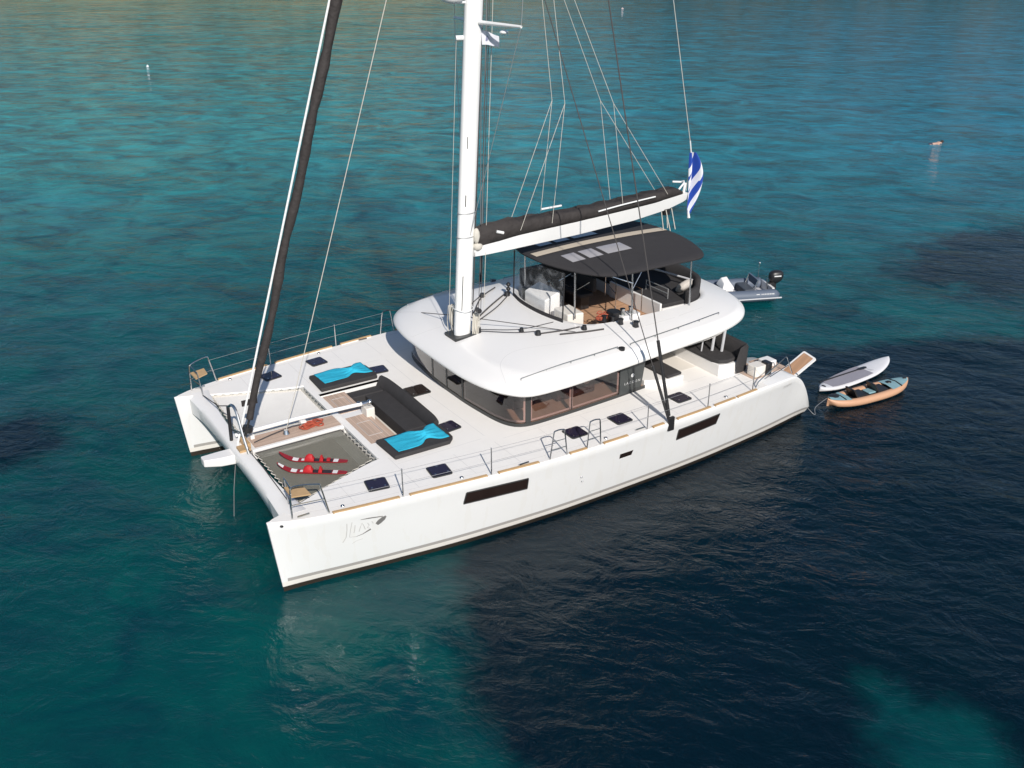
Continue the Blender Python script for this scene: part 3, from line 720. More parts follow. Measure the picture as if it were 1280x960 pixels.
# saloon interior seen through the glass
inn = [tuple(wpt(d)*np.array([1, 1])-np.array([.05, .05])) for d in np.linspace(0.0, ws[-1], 24)]
inn = [(x, max(y, 0.0)) for x, y in inn]
poly = inn + [(x, -y) for x, y in inn[::-1] if y > 0]
MB().prism(poly, 1.97, 1.99).build('saloon_floor', M['wood'], boat, smooth=False)
MB().box(5.62, 5.72, -2.75, 2.75, 1.99, 3.05).build('aft_bulkhead', M['darkpanel'], boat, smooth=False)
MB().box(8.9, 9.6, 1.2, 2.2, 2.0, 2.28).box(9.0, 9.5, .2, .9, 2.0, 2.5).build('saloon_seat', M['darkseat'], boat, smooth=False, bevel=.04)
MB().box(7.0, 8.3, 1.5, 2.4, 2.0, 2.42).box(7.0, 7.2, 1.5, 2.4, 2.4, 2.75).build('saloon_sofa', M['darkseat'], boat, smooth=False, bevel=.05)
MB().ball((7.9, 2.3, 2.5), (.2, .18, .16)).ball((7.3, 2.35, 2.5), (.18, .14, .2)).build('saloon_cushion', M['lampshade'], boat)
MB().box(6.7, 7.05, 1.9, 2.6, 2.5, 2.95).build('saloon_cabinet', M['wood'], boat, smooth=False)
MB().box(9.3, 9.9, -1.2, .1, 2.0, 2.55).build('nav_desk', M['frame'], boat, smooth=False)
MB().box(7.6, 8.8, -2.2, -.6, 2.0, 2.75).build('galley_unit', M['lampshade'], boat, smooth=False)

PAIRS = [((10.96, 0), (7.50, 0)), ((10.95, .9), (7.48, .55)), ((10.91, 1.7), (7.42, 1.05)), ((10.76, 2.53), (7.30, 1.42)), ((10.48, 3.18), (7.12, 1.74)), ((10.05, 3.57), (6.85, 1.95)),
         ((9.3, 3.70), (6.45, 2.08)), ((8.3, 3.72), (6.0, 2.13)), ((6.5, 3.66), (5.2, 2.17)), ((4.7, 3.56), (4.2, 2.2)), ((3.4, 3.47), (3.3, 2.16)), ((2.4, 3.22), (2.75, 2.0)),
         ((1.8, 2.82), (2.35, 1.70)), ((1.38, 2.2), (2.12, 1.25)), ((1.13, 1.2), (2.02, .65)), ((1.05, 0), (2.0, 0))]
po = smooth_line([p[0] for p in PAIRS], 5); pi_ = smooth_line([p[1] for p in PAIRS], 5)
po[:, 1] = np.maximum(po[:, 1], 0); pi_[:, 1] = np.maximum(pi_[:, 1], 0); po[0, 1] = po[-1, 1] = pi_[0, 1] = pi_[-1, 1] = 0
def mirror(P): return np.vstack([P, P[-2:0:-1]*[1, -1]])
PO, PI = mirror(po), mirror(pi_)
def z_edge(x): return 3.17 + .036*max(0, 10-x)
Z_IN = 3.80
G_T = [0, .02, .06, .12, .19, .25, .5, .75, 1.0]; G_Z = [0, .13, .26, .40, .53, .57, .74, .88, 1.0]
def roof_ring(t, dz=0.0, g=None):
    q = PO + (PI-PO)*t; gg = float(np.interp(t, G_T, G_Z)) if g is None else g
    return [(p[0], p[1], z_edge(o[0]) + (Z_IN-z_edge(o[0]))*gg + dz) for p, o in zip(q, PO)]
def inset(ring_t, k):  # parallel inset of the inner outline
    c = np.array([4.6, 0]); return PI + (c-PI)*k
rings = [roof_ring(.35, -.12, 0), roof_ring(.06, -.11, 0), roof_ring(.012, -.08, 0), roof_ring(0, -.03, 0)]
for t in (0, .008, .02, .04, .07, .12, .17, .20, .23, .28, .36, .5, .65, .82, .93, 1.0): rings.append(roof_ring(t, 0, float(spl(t, G_T, G_Z)[0])))
ci = inset(0, .035); rings.append([(p[0], p[1], Z_IN+.012) for p in ci])
ci2 = inset(0, .06); rings.append([(p[0], p[1], Z_IN-.03) for p in ci2])
rings.append([(p[0], p[1], 3.40) for p in inset(0, .075)])
MB().loft(rings, cap=False).build('roof', M['gel'], cabin, angle=40)
fl = inset(0, .076)
MB().prism([tuple(p) for p in fl], 3.34, 3.40).build('flybridge_floor', M['flyteak'], cabin, smooth=False)
MB().prism([(p[0], p[1]) for p in (PO+(PI-PO)*.33)], 3.0, 3.06).build('headliner', M['cream'], cabin, smooth=False)
def roof_z(x, y):
    """height of the roof surface above (x, y) outside the flybridge well"""
    best = None
    for k in range(len(PO)):
        d = PI[k]-PO[k]; L2 = d@d; t = float(np.clip(((np.array([x, y])-PO[k])@d)/L2, 0, 1)); q = PO[k]+d*t
        e = np.hypot(q[0]-x, q[1]-y)
        if best is None or e < best[0]: best = (e, t, k)
    t, k = best[1], best[2]; ze = z_edge(PO[k][0]); return ze+(Z_IN-ze)*float(spl(t, G_T, G_Z)[0])

# grab rails and fittings along the roof sides
for s in (1, -1):
    for pts in ([(10.0, 3.18), (8.5, 3.26), (6.95, 3.25)], [(6.5, 3.24), (4.7, 3.14), (3.0, 2.95)]):
        ln = smooth_line(pts, 6); zz = spl(-ln[:, 0], [-p[0] for p in pts], [roof_z(p[0], p[1]) for p in pts]); q = [(x, s*y, z0+.06) for (x, y), z0 in zip(ln, zz)]
        rl = MB().tube(q, .012, 6)
        for p in q[::3]: rl.tube([(p[0], p[1], p[2]-.06), p], .012, 5)
        rl.build('grab_rail', M['steel'], cabin)
    zt = roof_z(6.85, s*3.3); MB().tube([(6.85, s*3.3, zt-.02), (6.85, s*3.3, zt+.06)], .085, 14).build('vent', M['black'], cabin)

rs = MB()
def roof_seam(pts, w=.006):
    ln = smooth_line(pts, 8); v = []
    for i, p in enumerate(ln):
        a = ln[max(i-1, 0)]; c = ln[min(i+1, len(ln)-1)]; d = (c-a)/np.linalg.norm(c-a); q = np.array([-d[1], d[0]])*w
        for sg in (1, -1):
            x, y = p+q*sg; v.append((x, y, roof_z(x, y)+.003))
    rs.add(v, [(2*i, 2*i+1, 2*i+3, 2*i+2) for i in range(len(ln)-1)])
roof_seam([(10.85, -1.2), (10.3, -.9), (9.95, -.9)]); roof_seam([(10.35, 3.0), (10.0, 2.2), (9.3, 1.9), (8.0, 2.35), (6.4, 2.6), (4.6, 2.6), (3.2, 2.45)])
roof_seam([(10.35, -3.0), (10.0, -2.2), (9.3, -1.9), (8.0, -2.35), (6.4, -2.6)])
rs.build('roof_seam', M['seam'], cabin)
# mast step, mast, spreaders
zb = roof_z(9.88, 0)
MB().prism(rrect(9.50, 10.28, -.34, .30, .03), zb-.12, zb+.035).build('mast_step', M['frame'], cabin, smooth=False)
def mast_x(z): return 9.90 - .0655*(z-3.58)
mast = empty('mast'); mast.parent = boat
rg = []
for z in np.linspace(zb+.02, 31.6, 28):
    k = 1.0 if z < 24 else 1-.45*(z-24)/7.6; a_, b__ = .245*k, .155*k
    rg.append([(mast_x(z)+a_*abs(math.cos(t))**.85*(1 if math.cos(t) > 0 else -1), b__*abs(math.sin(t))**.85*(1 if math.sin(t) > 0 else -1), z) for t in np.linspace(0, 2*math.pi, 25)[:-1]])
MB().loft(rg).build('mast_tube', M['mastwhite'], mast, angle=60)
MB().tube([(mast_x(z)-.25, 0, z) for z in (6.2, 15, 24)], .022, 6).build('sail_track', M['greymark'], mast)
g_ = MB()
for z0, z1, y in ((4.3, 5.3, .15), (7.2, 7.5, .15), (8.7, 9.0, .14), (4.5, 4.9, -.1)):
    g_.tube([(mast_x(z0)+.12, y, z0), (mast_x(z1)+.12, y, z1)], .012, 5)
g_.build('halyard_exit', M['black'], mast)
for z in (6.35, 7.0):
    MB().tube([(mast_x(z)+.26*math.cos(t), .168*math.sin(t), z) for t in np.linspace(0, 2*math.pi, 21)], .012, 5, cap=False).build('mast_band', M['wire'], mast)
MB().tube([(mast_x(4.35)+.27*math.cos(t), .33*math.sin(t), 4.35) for t in np.linspace(0, 2*math.pi, 21)], .012, 5, cap=False).build('mast_guard', M['mastwhite'], mast)
for z, w, sw, ht in ((11.74, 1.6, .38, .035), (18.2, 1.6, .4, .035)):
    for s in (1, -1):
        x0 = mast_x(z)
        MB().tube([(x0-.05, 0, z), (x0-sw, s*w, z-.02)], [.055, .035], 8).build('spreader', M['mastwhite'], mast)
MB().ball((mast_x(11.5)-.35, .9, 11.55), (.11, .11, .05)).build('deck_light', M['mastwhite'], mast)
MB().tube([(mast_x(12.2)+.2, 0, 12.2), (mast_x(12.2)+.60, 0, 12.2)], .03).ball((mast_x(12.2)+.60, 0, 12.30), (.28, .28, .12), 16, 8).build('radar_dome', M['mastwhite'], mast)
MB().tube([(mast_x(11.4)+.2, -.05, 11.38), (mast_x(11.4)+.42, -.1, 11.38)], .06).build('steaming_light', M['mastwhite'], mast)
# lines and winches on the mast foot
for (dx, dy, z, n_) in ((.12, -.34, 4.2, 9), (-.32, .22, 4.05, 9)):
    cl = MB()
    for k in range(n_):
        x0 = 9.86+dx+random.uniform(-.07, .07); y0 = dy+random.uniform(-.07, .07); L_ = random.uniform(.45, .75)
        cl.tube(smooth_line([(x0, y0, z+.15), (x0+random.uniform(-.06, .06), y0+.03, z-L_/2), (x0+.05, y0+.04, z-L_), (x0+.10, y0+.02, z-L_/2), (x0+.04, y0, z+.13)], 4), .011, 5)
    cl.build('rope_hank', M['rope'], mast)
MB().tube([(9.50, .22, zb), (9.50, .22, zb+.2)], [.09, .07], 12).tube([(9.62, .35, 4.35), (9.62, .52, 4.35)], .07, 10).build('mast_winch', M['black'], mast)

# boom with its sail bag
boom = empty('boom'); boom.parent = boat
rg = []
for x, zt, h, w in ((9.50, 6.02, .26, .10), (9.2, 6.10, .34, .15), (8.2, 6.18, .40, .19), (6.0, 6.26, .42, .20), (4.0, 6.36, .42, .20), (2.7, 6.44, .36, .18), (2.05, 6.49, .26, .14), (1.92, 6.50, .22, .12)):
    rg.append([(x, -w, zt), (x, -w*.95, zt-.06), (x, -w*.55, zt-h), (x, w*.55, zt-h), (x, w*.95, zt-.06), (x, w, zt)])
MB().loft(rg).build('boom_spar', M['mastwhite'], boom, angle=50)
rg = []
random.seed(4)
for k, x in enumerate(np.linspace(9.42, 2.15, 34)):
    u = (9.42-x)/7.27; zt = float(np.interp(x, [1.9, 4, 6, 8.2, 9.5], [6.50, 6.37, 6.27, 6.19, 6.06]))
    h = float(np.interp(u, [0, .05, .3, .6, .9, .97, 1], [.46, .50, .38, .32, .29, .25, .10])) + .02*math.sin(k*1.7); w = float(np.interp(u, [0, .1, .85, 1], [.18, .25, .27, .14]))
    wob = [.013*math.sin(k*(1.1+.37*j)+j) for j in range(9)]
    rg.append([(x, -w*.75, zt-.02), (x, -w*1.06+wob[0], zt+h*.35), (x, -w*.92+wob[1], zt+h*.82+wob[2]), (x, -w*.35, zt+h+wob[3]), (x, 0, zt+h*.80+wob[4]), (x, w*.35, zt+h+wob[5]), (x, w*.92+wob[6], zt+h*.82+wob[7]), (x, w*1.06+wob[8], zt+h*.35), (x, w*.75, zt-.02)])
MB().loft(rg).build('sail_bag', M['sailcover'], boom, angle=70)
MB().tube([(2.35, .16, 6.66), (2.12, .12, 6.82), (2.02, 0, 6.84), (2.05, -.1, 6.80), (2.3, -.2, 6.82)], .03).tube([(2.05, .05, 6.5), (2.0, .05, 6.8)], .045).build('boom_end', M['mastwhite'], boom)
MB().tube(smooth_line([(5.5, .31, 6.48), (4.6, .33, 6.56), (3.4, .32, 6.62)], 4), .022, 6).tube([(7.2, -.1, 6.70), (6.5, -.12, 6.70)], .03, 6).tube([(8.9, .27, 6.42), (8.7, .30, 6.36)], .04, 6).each('bag_edging', M['mastwhite'], boom)
MB().ball((9.45, .12, 6.35), (.10, .10, .22)).ball((9.40, .1, 6.05), (.14, .12, .12)).ball((9.55, -.05, 6.15), (.08, .1, .1)).build('gooseneck', M['rope'], boom)

# furled headsails and stays
rig = empty('rigging'); rig.parent = boat
def lerp3(a, c, n_): return [tuple(np.array(a)+(np.array(c)-np.array(a))*k/n_) for k in range(n_+1)]
hd = (mast_x(25.2)+.2, 0, 25.2); ft = (16.27, 0, 2.20)
pts = [(x+.02*math.sin(z*2.1), .02*math.sin(z*1.4+1), z) for x, y, z in lerp3((16.12, 0, 2.62), hd, 70)]
rs = [(.085 if k < 3 else float(np.interp(k, [3, 12, 40, 64, 70], [.095, .105, .135, .09, .05])))*(1+.10*math.sin(k*1.3)+.08*math.sin(k*2.9+1)+.05*math.sin(k*5.3)) for k in range(71)]
MB().tube(pts, rs, 10).build('furled_genoa', M['sailcover'], rig, angle=70)
MB().tube([ft, (16.12, 0, 2.62)], .035).tube([(16.22, 0, 2.30), (16.17, 0, 2.44)], .13, 14).build('furling_drum', M['black'], rig)
MB().box(15.82, 16.22, -.16, -.12, 2.95, 3.10).build('genoa_tack_strap', M['sailcover'], rig, smooth=False)
MB().tube(lerp3((16.49, -.02, 2.0), (8.93, -.02, 25.0), 20), .027, 8).build('furled_light_sail', M['mastwhite'], rig)
MB().tube([(15.21, .0, 2.03), (mast_x(20.1)+.2, 0, 20.1)], .010, 6).build('inner_stay', M['rope'], rig)
MB().tube([(15.21, .0, 1.95), (15.21, 0, 2.06)], [.10, .06], 10).build('stay_foot', M['steel'], rig)
for s in (1, -1):
    ch = Vector((6.40, s*4.93, 1.86))
    def along(top, a, c): top = Vector(top); return [tuple(ch+(top-ch)*a), tuple(ch+(top-ch)*c)]
    ta = (mast_x(16.4)-.1, s*.1, 16.4); tb = (mast_x(25.0)-.1, s*.05, 25.0)
    MB().tube(along(ta, 0, 1), .013, 6).build('shroud', M['wire'] if s < 0 else M['darkrope'], rig)
    MB().tube(along(tb, 0, 1), .017, 6).build('shroud', M['wire'] if s < 0 else M['darkrope'], rig)
    MB().tube(along(ta, .012, .11), .040, 8).build('shroud_cover', M['black'], rig)
    MB().tube(along(tb, .012, .10), .045, 8).build('shroud_cover', M['black'], rig)
    MB().box(6.30, 6.50, s*4.93-.03, s*4.93+.055, 1.72, 2.12).build('chainplate', M['black'], rig, smooth=False, bevel=.02)
    x0 = mast_x(11.72); MB().tube([(x0-.38, s*1.6, 11.74), (mast_x(6.3)-.05, s*.12, 6.3)], .008, 5).build('diagonal_stay', M['wire'], rig)
    MB().tube([(x0-.38, s*1.6, 11.74), (mast_x(18.2)-.4, s*1.6, 18.18), (mast_x(25)-.05, s*.1, 25)], .008, 5).build('diagonal_stay', M['wire'], rig)
    # lazy jacks
    top = (mast_x(17)-.1, s*.12, 17.0)
    j1 = (6.75, s*.30, 9.6); j2 = (5.1, s*.30, 9.45)
    lj = MB().tube([(mast_x(22)-.1, s*.12, 22.0), j1], .0075, 5).tube([top, j2], .0075, 5)
    for x, z in ((8.15, 6.22), (7.1, 6.26)): lj.tube([j1, (x, s*.30, z+.12)], .0075, 5)
    for x, z in ((4.6, 6.42), (2.9, 6.5)): lj.tube([j2, (x, s*.30, z+.12)], .0075, 5)
    lj.build('lazy_jack', M['rope'], rig)
MB().tube([(mast_x(31.4)-.2, 0, 31.4), (1.86, .04, 7.80), (1.94, .05, 6.55)], .010, 6).build('topping_lift', M['rope'], rig)
hl_ = MB()
for dx, dy in ((-.33, .08), (-.42, -.10), (-.55, .02), (-.72, -.14)):
    hl_.tube([(mast_x(4.0)+dx+.05, dy, 4.0), (mast_x(25)+dx*.35-.05, dy*.5, 25)], .009, 5)
hl_.each('halyard', M['darkrope'], rig)
hl_ = MB()
for dx, dy in ((-.30, -.05), (-.62, .1)):
    hl_.tube([(mast_x(4.2)+dx, dy, 4.2), (mast_x(25)+dx*.5, dy*.5, 25)], .008, 5)
hl_.tube([(mast_x(11.3)+.40, -.1, 11.34), (mast_x(4)+.32, -.2, 4.0)], .006, 5)
hl_.each('halyard', M['rope'], rig)
sh = MB()   # mainsheet falls under the boom end
for x, y in ((2.9, .05), (2.8, .15), (2.65, .0), (2.55, .12)): sh.tube([(x, y, 6.10), (x-.1, y*2, 5.46)], .014, 5)
sh.each('mainsheet', M['rope'], rig)
MB().box(2.62, 2.82, -.02, .14, 5.92, 6.10).build('mainsheet_block', M['black'], rig, smooth=False)
# lines led over the roof
def roof_line(pts, r, m, name='control_line', lift=.03):
    q = []
    for (x, y) in smooth_line(pts, 6): q.append((x, y, roof_z(x, y)+lift))
    MB().tube(q, r, 5).build(name, m, cabin)
roof_line([(9.5, .05), (8.6, .9), (7.6, 1.15)], .010, M['darkrope'])
roof_line([(9.45, .25), (8.8, 1.0), (8.2, 1.4)], .012, M['darkrope'])
roof_line([(8.35, 1.5), (7.7, 1.75), (7.2, 1.85)], .022, M['darkrope'])
roof_line([(7.9, 1.9), (7.3, 2.15), (6.7, 2.3)], .026, M['darkrope'])
roof_line([(9.3, -.4), (8.4, -1.0), (7.6, -1.5)], .024, M['darkrope'])
roof_line([(9.3, -.3), (8.3, -.8), (7.6, -1.3)], .018, M['darkrope'])
roof_line([(9.0, -.9), (8.2, -1.8), (7.4, -2.3)], .02, M['darkrope'])
roof_line([(9.2, -1.2), (8.5, -1.7), (7.9, -2.1)], .016, M['darkrope'])
MB().tube([(10.2, -4.9, 2.8), (9.9, -.3, 4.02), (7.3, 2.12, 3.75)], .012, 5).build('control_line', M['darkrope'], cabin)
for x, y, r_ in ((8.35, 1.5, .09), (7.15, 2.0, .085), (8.6, 1.05, .07), (8.1, -1.9, .09), (7.5, -1.45, .1)):
    z = roof_z(x, y); MB().tube([(x, y, z), (x, y, z+.12)], [r_, r_*.7], 10).build('deck_block', M['black'], cabin)
# winches and gear on the port coaming
for x, y, r_ in ((6.30, 1.80, .075), (6.05, 2.22, .09), (5.75, 2.52, .10), (6.15, 2.0, .07), (6.0, -2.3, .1), (5.6, -2.3, .1)):
    z = roof_z(x, y) if abs(y) > 2.1 else Z_IN
    MB().tube([(x, y, z-.02), (x, y, z+.08), (x, y, z+.15)], [r_, r_*.75, r_], 14).build('winch', M['black'] if r_ != .10 or y > 0 else M['steel'], cabin)
MB().tube([(5.92, 1.72, 3.55), (5.92, 1.72, 3.98)], [.17, .20], 16).build('line_bin', M['black'], cabin)
mb = MB()
for k in range(10):
    a0 = random.uniform(0, 6.28); cx0, cy0 = 6.22+random.uniform(-.2, .2), 1.62+random.uniform(-.1, .1)
    mb.tube([(cx0+.15*math.cos(t+a0), cy0+.09*math.sin(t+a0), 3.80+.015*k+.02*math.sin(3*t)) for t in np.linspace(0, 6.0, 14)], .014, 5)
mb.build('line_pile', M['redrope'], cabin)
MB().prism(rrect(5.2, 5.85, 1.72, 2.10, .08), 3.45, 3.90).build('winch_console', M['gel'], cabin, smooth=False, bevel=.03)
for x in (5.75, 5.45): MB().tube([(x, 1.92, 3.9), (x, 1.92, 4.0), (x, 1.92, 4.08)], [.085, .06, .08], 14).build('winch', M['steel'], cabin)

# flybridge furniture
fb = empty('flybridge_lounge'); fb.parent = cabin
MB().prism([(4.22, -1.9), (4.22, 1.88), (3.4, 1.92), (2.9, 1.75), (2.4, 1.25), (2.22, .6), (2.22, -.6), (2.4, -1.25), (2.9, -1.75)], 3.39, 3.74).build('seat_base', M['gel'], fb, smooth=False)
MB().box(4.222, 4.30, -.55, 1.86, 3.40, 3.90).build('lounge_front', M['gel'], fb, smooth=False, bevel=.02)
cushion('seat_cushion', [(4.20, -1.9), (4.20, 1.86), (3.4, 1.90), (2.9, 1.72), (2.42, 1.22), (2.26, .6), (2.26, -.6), (2.42, -1.22), (2.9, -1.72)], 3.74, 3.86, fb)
bk = []
for (x, y) in smooth_line([(3.35, 1.98), (2.95, 1.90), (2.55, 1.62), (2.22, 1.15), (2.08, .5), (2.06, -.2), (2.12, -.9), (2.40, -1.5), (3.2, -1.98), (4.4, -2.0)], 4):
    c = np.array([3.6, 0.0]); d = c-np.array([x, y]); d = d/np.linalg.norm(d)
    hgt = .42 if y < 1.7 else .30
    bk.append([(x, y, 3.74), (x-d[0]*.02, y-d[1]*.02, 3.80+hgt), (x+d[0]*.06, y+d[1]*.06, 3.85+hgt), (x+d[0]*.16, y+d[1]*.16, 3.80+hgt), (x+d[0]*.24, y+d[1]*.24, 3.82), (x+d[0]*.2, y+d[1]*.2, 3.74)])
MB().loft(bk).build('back_cushion', M['cushion'], fb, angle=70)
gr = MB()
for y0, y1 in ((.55, 1.55),):
    for z in (4.02, 4.16): gr.tube([(3.75, y0, z), (3.75, y1, z)], .016, 6)
    gr.tube([(3.75, y0, 3.84), (3.75, y0, 4.16)], .016, 6); gr.tube([(3.75, y1, 3.84), (3.75, y1, 4.16)], .016, 6)
gr.build('rail', M['wire'], fb)
MB().tube(smooth_line([(4.1, -1.4, 4.25), (3.2, -.6, 4.22), (2.5, 1.25, 4.12)], 4), .03, 8).build('rail', M['ribpale'], fb)
gr = MB()
gr.tube([(4.75, .35, 3.42), (4.75, .35, 4.18), (4.45, -.55, 4.26), (4.45, -.55, 3.42)], .018, 6).tube([(4.75, .35, 3.85), (4.45, -.55, 3.9)], .014, 6)
gr.tube([(4.75, .35, 3.42), (5.3, 1.1, 3.42)], .014, 6).tube([(4.45, 1.2, 3.5), (4.45, 1.2, 4.2), (4.45, .5, 4.2)], .016, 6)
gr.build('rail', M['steel'], cabin)
cushion('settee', rrect(4.85, 6.3, -1.95, -1.1, .08), 3.40, 3.82, cabin); cushion('settee_back', rrect(4.6, 6.7, -2.02, -1.78, .05), 3.82, 4.35, cabin)
cushion('helm_seat', rrect(5.35, 5.85, -1.0, .05, .08), 3.80, 3.92, cabin); cushion('helm_seat_back', rrect(5.25, 5.38, -1.0, .05, .05), 3.92, 4.35, cabin)
MB().box(5.45, 5.75, -.9, -.05, 3.40, 3.80).build('helm_seat_base', M['black'], cabin, smooth=False)
MB().tube([(5.5, -.95, 4.25), (5.95, -.95, 4.1), (5.95, .0, 4.1), (5.5, .0, 4.25)], .018, 6).build('rail', M['steel'], cabin)
MB().prism([(7.2, -.95), (7.2, .15), (6.65, .15), (6.65, -.95)], 3.40, [4.05, 4.05, 4.25, 4.25]).build('helm_console', M['gel'], cabin, smooth=False, bevel=.05)
MB().prism([(7.1, .45), (7.1, 1.15), (6.6, 1.25), (6.55, .45)], 3.40, 3.92).build('wet_bar', M['cream'], cabin, smooth=False, bevel=.04)
MB().prism([(7.05, -1.35), (7.0, -.98), (6.7, -.98), (6.7, -1.35)], 3.40, 4.02).build('instrument_pod', M['darkpanel'], cabin, smooth=False, bevel=.04)
MB().tube([(6.60+.0*math.cos(t), -.45+.30*math.cos(t), 4.05+.30*math.sin(t)) for t in np.linspace(0, 6.283, 25)], .016, 6, cap=False).tube([(6.6, -.75, 4.05), (6.6, -.15, 4.05)], .01, 5).tube([(6.6, -.45, 3.75), (6.6, -.45, 4.35)], .01, 5).build('steering_wheel', M['steel'], cabin)
# clear screen between the roof and the bimini
sc = [(7.36, -1.30), (7.50, -.7), (7.54, 0), (7.50, .65), (7.38, 1.28)]
sl = smooth_line(sc, 4); v = []
for x, y in sl: v += [(x, y, 3.80), (x-.04, y, 5.24)]
scr = MB().add(v, [(2*i, 2*i+1, 2*i+3, 2*i+2) for i in range(len(sl)-1)]).build('windscreen', M['vinyl'], cabin)
rg = [[(x-.02, y, 3.74), (x+.02, y, 3.74), (x+.015, y, 3.90), (x-.015, y, 3.90)] for x, y in sl]
MB().loft(rg).build('screen_base', M['canvas'], scr, smooth=False)
for (x, y) in (sc[0], sc[-1]): MB().tube([(x, y, 3.78), (x-.04, y, 5.22)], .022, 6).build('screen_post', M['black'], scr)
mb = MB()
for k in range(3): mb.ball((7.45, -1.45, 3.85+.14*k), (.07, .07, .06))
mb.tube([(7.45, -1.45, 3.7), (7.45, -1.45, 4.2)], .03, 6).build('clutch_stack', M['black'], cabin)

# bimini
bim = empty('bimini'); bim.parent = cabin
BH = smooth_line([(7.62, 0), (7.58, .6), (7.36, 1.25), (7.02, 1.85), (6.62, 2.22), (6.1, 2.38), (5.0, 2.42), (4.0, 2.42), (3.35, 2.38), (3.02, 2.12), (2.78, 1.5), (2.66, .75), (2.64, 0)], 4)
BH[:, 1] = np.maximum(BH[:, 1], 0)
BO = mirror(BH); cB = np.array([5.0, 0])
def bz(x, y): return 5.51 - .029*y*y*(.5+.5*min(1, abs(y)/1.2)) - .012*(x-5.0)**2
rings = []
for k, dz in ((.985, -.09), (1.0, -.07), (1.003, -.03), (.985, 0), (.9, 0), (.75, 0), (.55, 0), (.35, 0), (.15, 0), (.02, 0)):
    rings.append([(cB[0]+(p[0]-cB[0])*k, p[1]*k, bz(cB[0]+(p[0]-cB[0])*k, p[1]*k)+dz) for p in BO])
rings = [[(cB[0]+(p[0]-cB[0])*.5, p[1]*.5, bz(cB[0]+(p[0]-cB[0])*.5, p[1]*.5)-.10) for p in BO]] + rings
MB().loft(rings).build('bimini_canvas', M['canvas'], bim, angle=60)
def bpatch(name, x0, x1, y0, y1, m, off=.012, nx=14, ny=6, x0b=None, x1b=None):
    v = []
    for i in range(nx+1):
        for j in range(ny+1):
            x = x0+(x1-x0)*i/nx; y = y0+(y1-y0)*j/ny; v.append((x, y, bz(x, y)+off))
    w = ny+1; mk(name, v, [(i*w+j, (i+1)*w+j, (i+1)*w+j+1, i*w+j+1) for i in range(nx) for j in range(ny)], m, bim)
bpatch('centre_band', 2.70, 7.52, -.16, .16, M['beige'])
for s, m in ((1, M['greypanel']), (-1, M['bluepanel'])):
    for x0, x1 in ((6.95, 6.50), (6.36, 5.88), (5.72, 4.85)): bpatch('clear_panel', x0, x1, s*.52, s*1.12, m)
for s in (1, -1):
    for (x, y, zb_), xt, yt in (((6.95, 1.28, 3.82), 6.98, 1.27), ((5.65, 2.22, 3.74), 5.66, 2.16), ((3.47, 2.20, 3.72), 3.47, 2.14)):
        MB().tube([(x, s*y, zb_), (xt, s*yt, bz(xt, yt)-.08)], .024, 8).build('bimini_post', M['steel'], bim)
    MB().tube([(5.65, s*2.2, 4.75), (5.2, s*2.1, 5.28)], .016, 6).tube([(5.65, s*2.2, 4.9), (6.4, s*1.9, 5.2)], .016, 6).tube([(6.95, s*1.27, 5.0), (6.3, s*.4, 5.36)], .016, 6).build('bimini_brace', M['steel'], bim)
MB().tube([(5.65, y, bz(5.65, y)-.13) for y in np.linspace(-2.1, 2.1, 13)], .02, 6).build('bimini_bow', M['steel'], bim)
MB().tube([(3.47, y, bz(3.47, y)-.13) for y in np.linspace(-2.1, 2.1, 13)], .02, 6).build('bimini_bow', M['steel'], bim)

# aft cockpit
for s in (1, -1):
    MB().prism([(5.60, s*1.9), (5.60, s*2.86), (4.98, s*3.18), (4.40, s*3.18), (4.40, s*1.9)], 1.958, 2.16).build('cockpit_seat', M['gel'], boat, smooth=False, bevel=.02)
    cushion('seat_cushion', [(5.02, s*1.9), (4.98, s*3.14), (4.42, s*3.12), (4.42, s*1.9)], 2.16, 2.25, boat)
MB().prism([(3.34, -3.35), (3.34, 3.50), (2.95, 3.60), (2.45, 3.56), (2.42, -3.35)], 1.958, 2.32).build('sofa_base', M['gel'], boat, smooth=False, bevel=.02)
cushion('sofa_cushion', [(3.36, -3.3), (3.36, 3.20), (3.28, 3.42), (3.05, 3.54), (2.55, 3.50), (2.55, -3.3)], 2.32, 2.44, boat)
bk = []
for (x, y) in smooth_line([(2.62, 3.66), (2.46, 3.58), (2.38, 3.3), (2.36, 1), (2.36, -1), (2.38, -3.3)], 4):
    bk.append([(x-.10, y, 1.98), (x-.12, y, 2.72), (x-.04, y, 2.82), (x+.08, y, 2.78), (x+.2, y, 2.42), (x+.16, y, 1.98)])
MB().loft(bk).build('sofa_back', M['cushion'], boat, angle=70)
MB().box(3.6, 4.5, -1.2, .8, 2.62, 2.68).box(3.95, 4.15, -.3, -.1, 1.96, 2.62).build('cockpit_table', M['teak'], boat, smooth=False)
for x, y in ((3.25, 2.62), (2.95, 2.75), (2.75, 2.95)):
    MB().tube([(x, y, 2.30), (x-.06, y+.02, 3.16)], .045 if x < 3 else .022, 8).build('roof_support', M['ribpale'], boat)
    if x > 2.9: MB().tube([(x, -y, 2.30), (x-.06, -y, 3.16)], .04, 8).build('roof_support', M['ribpale'], boat)
MB().box(3.4, 5.6, -2.0, 2.6, 1.9585, 1.962).build('cockpit_sole', M['cream'], boat, smooth=False)
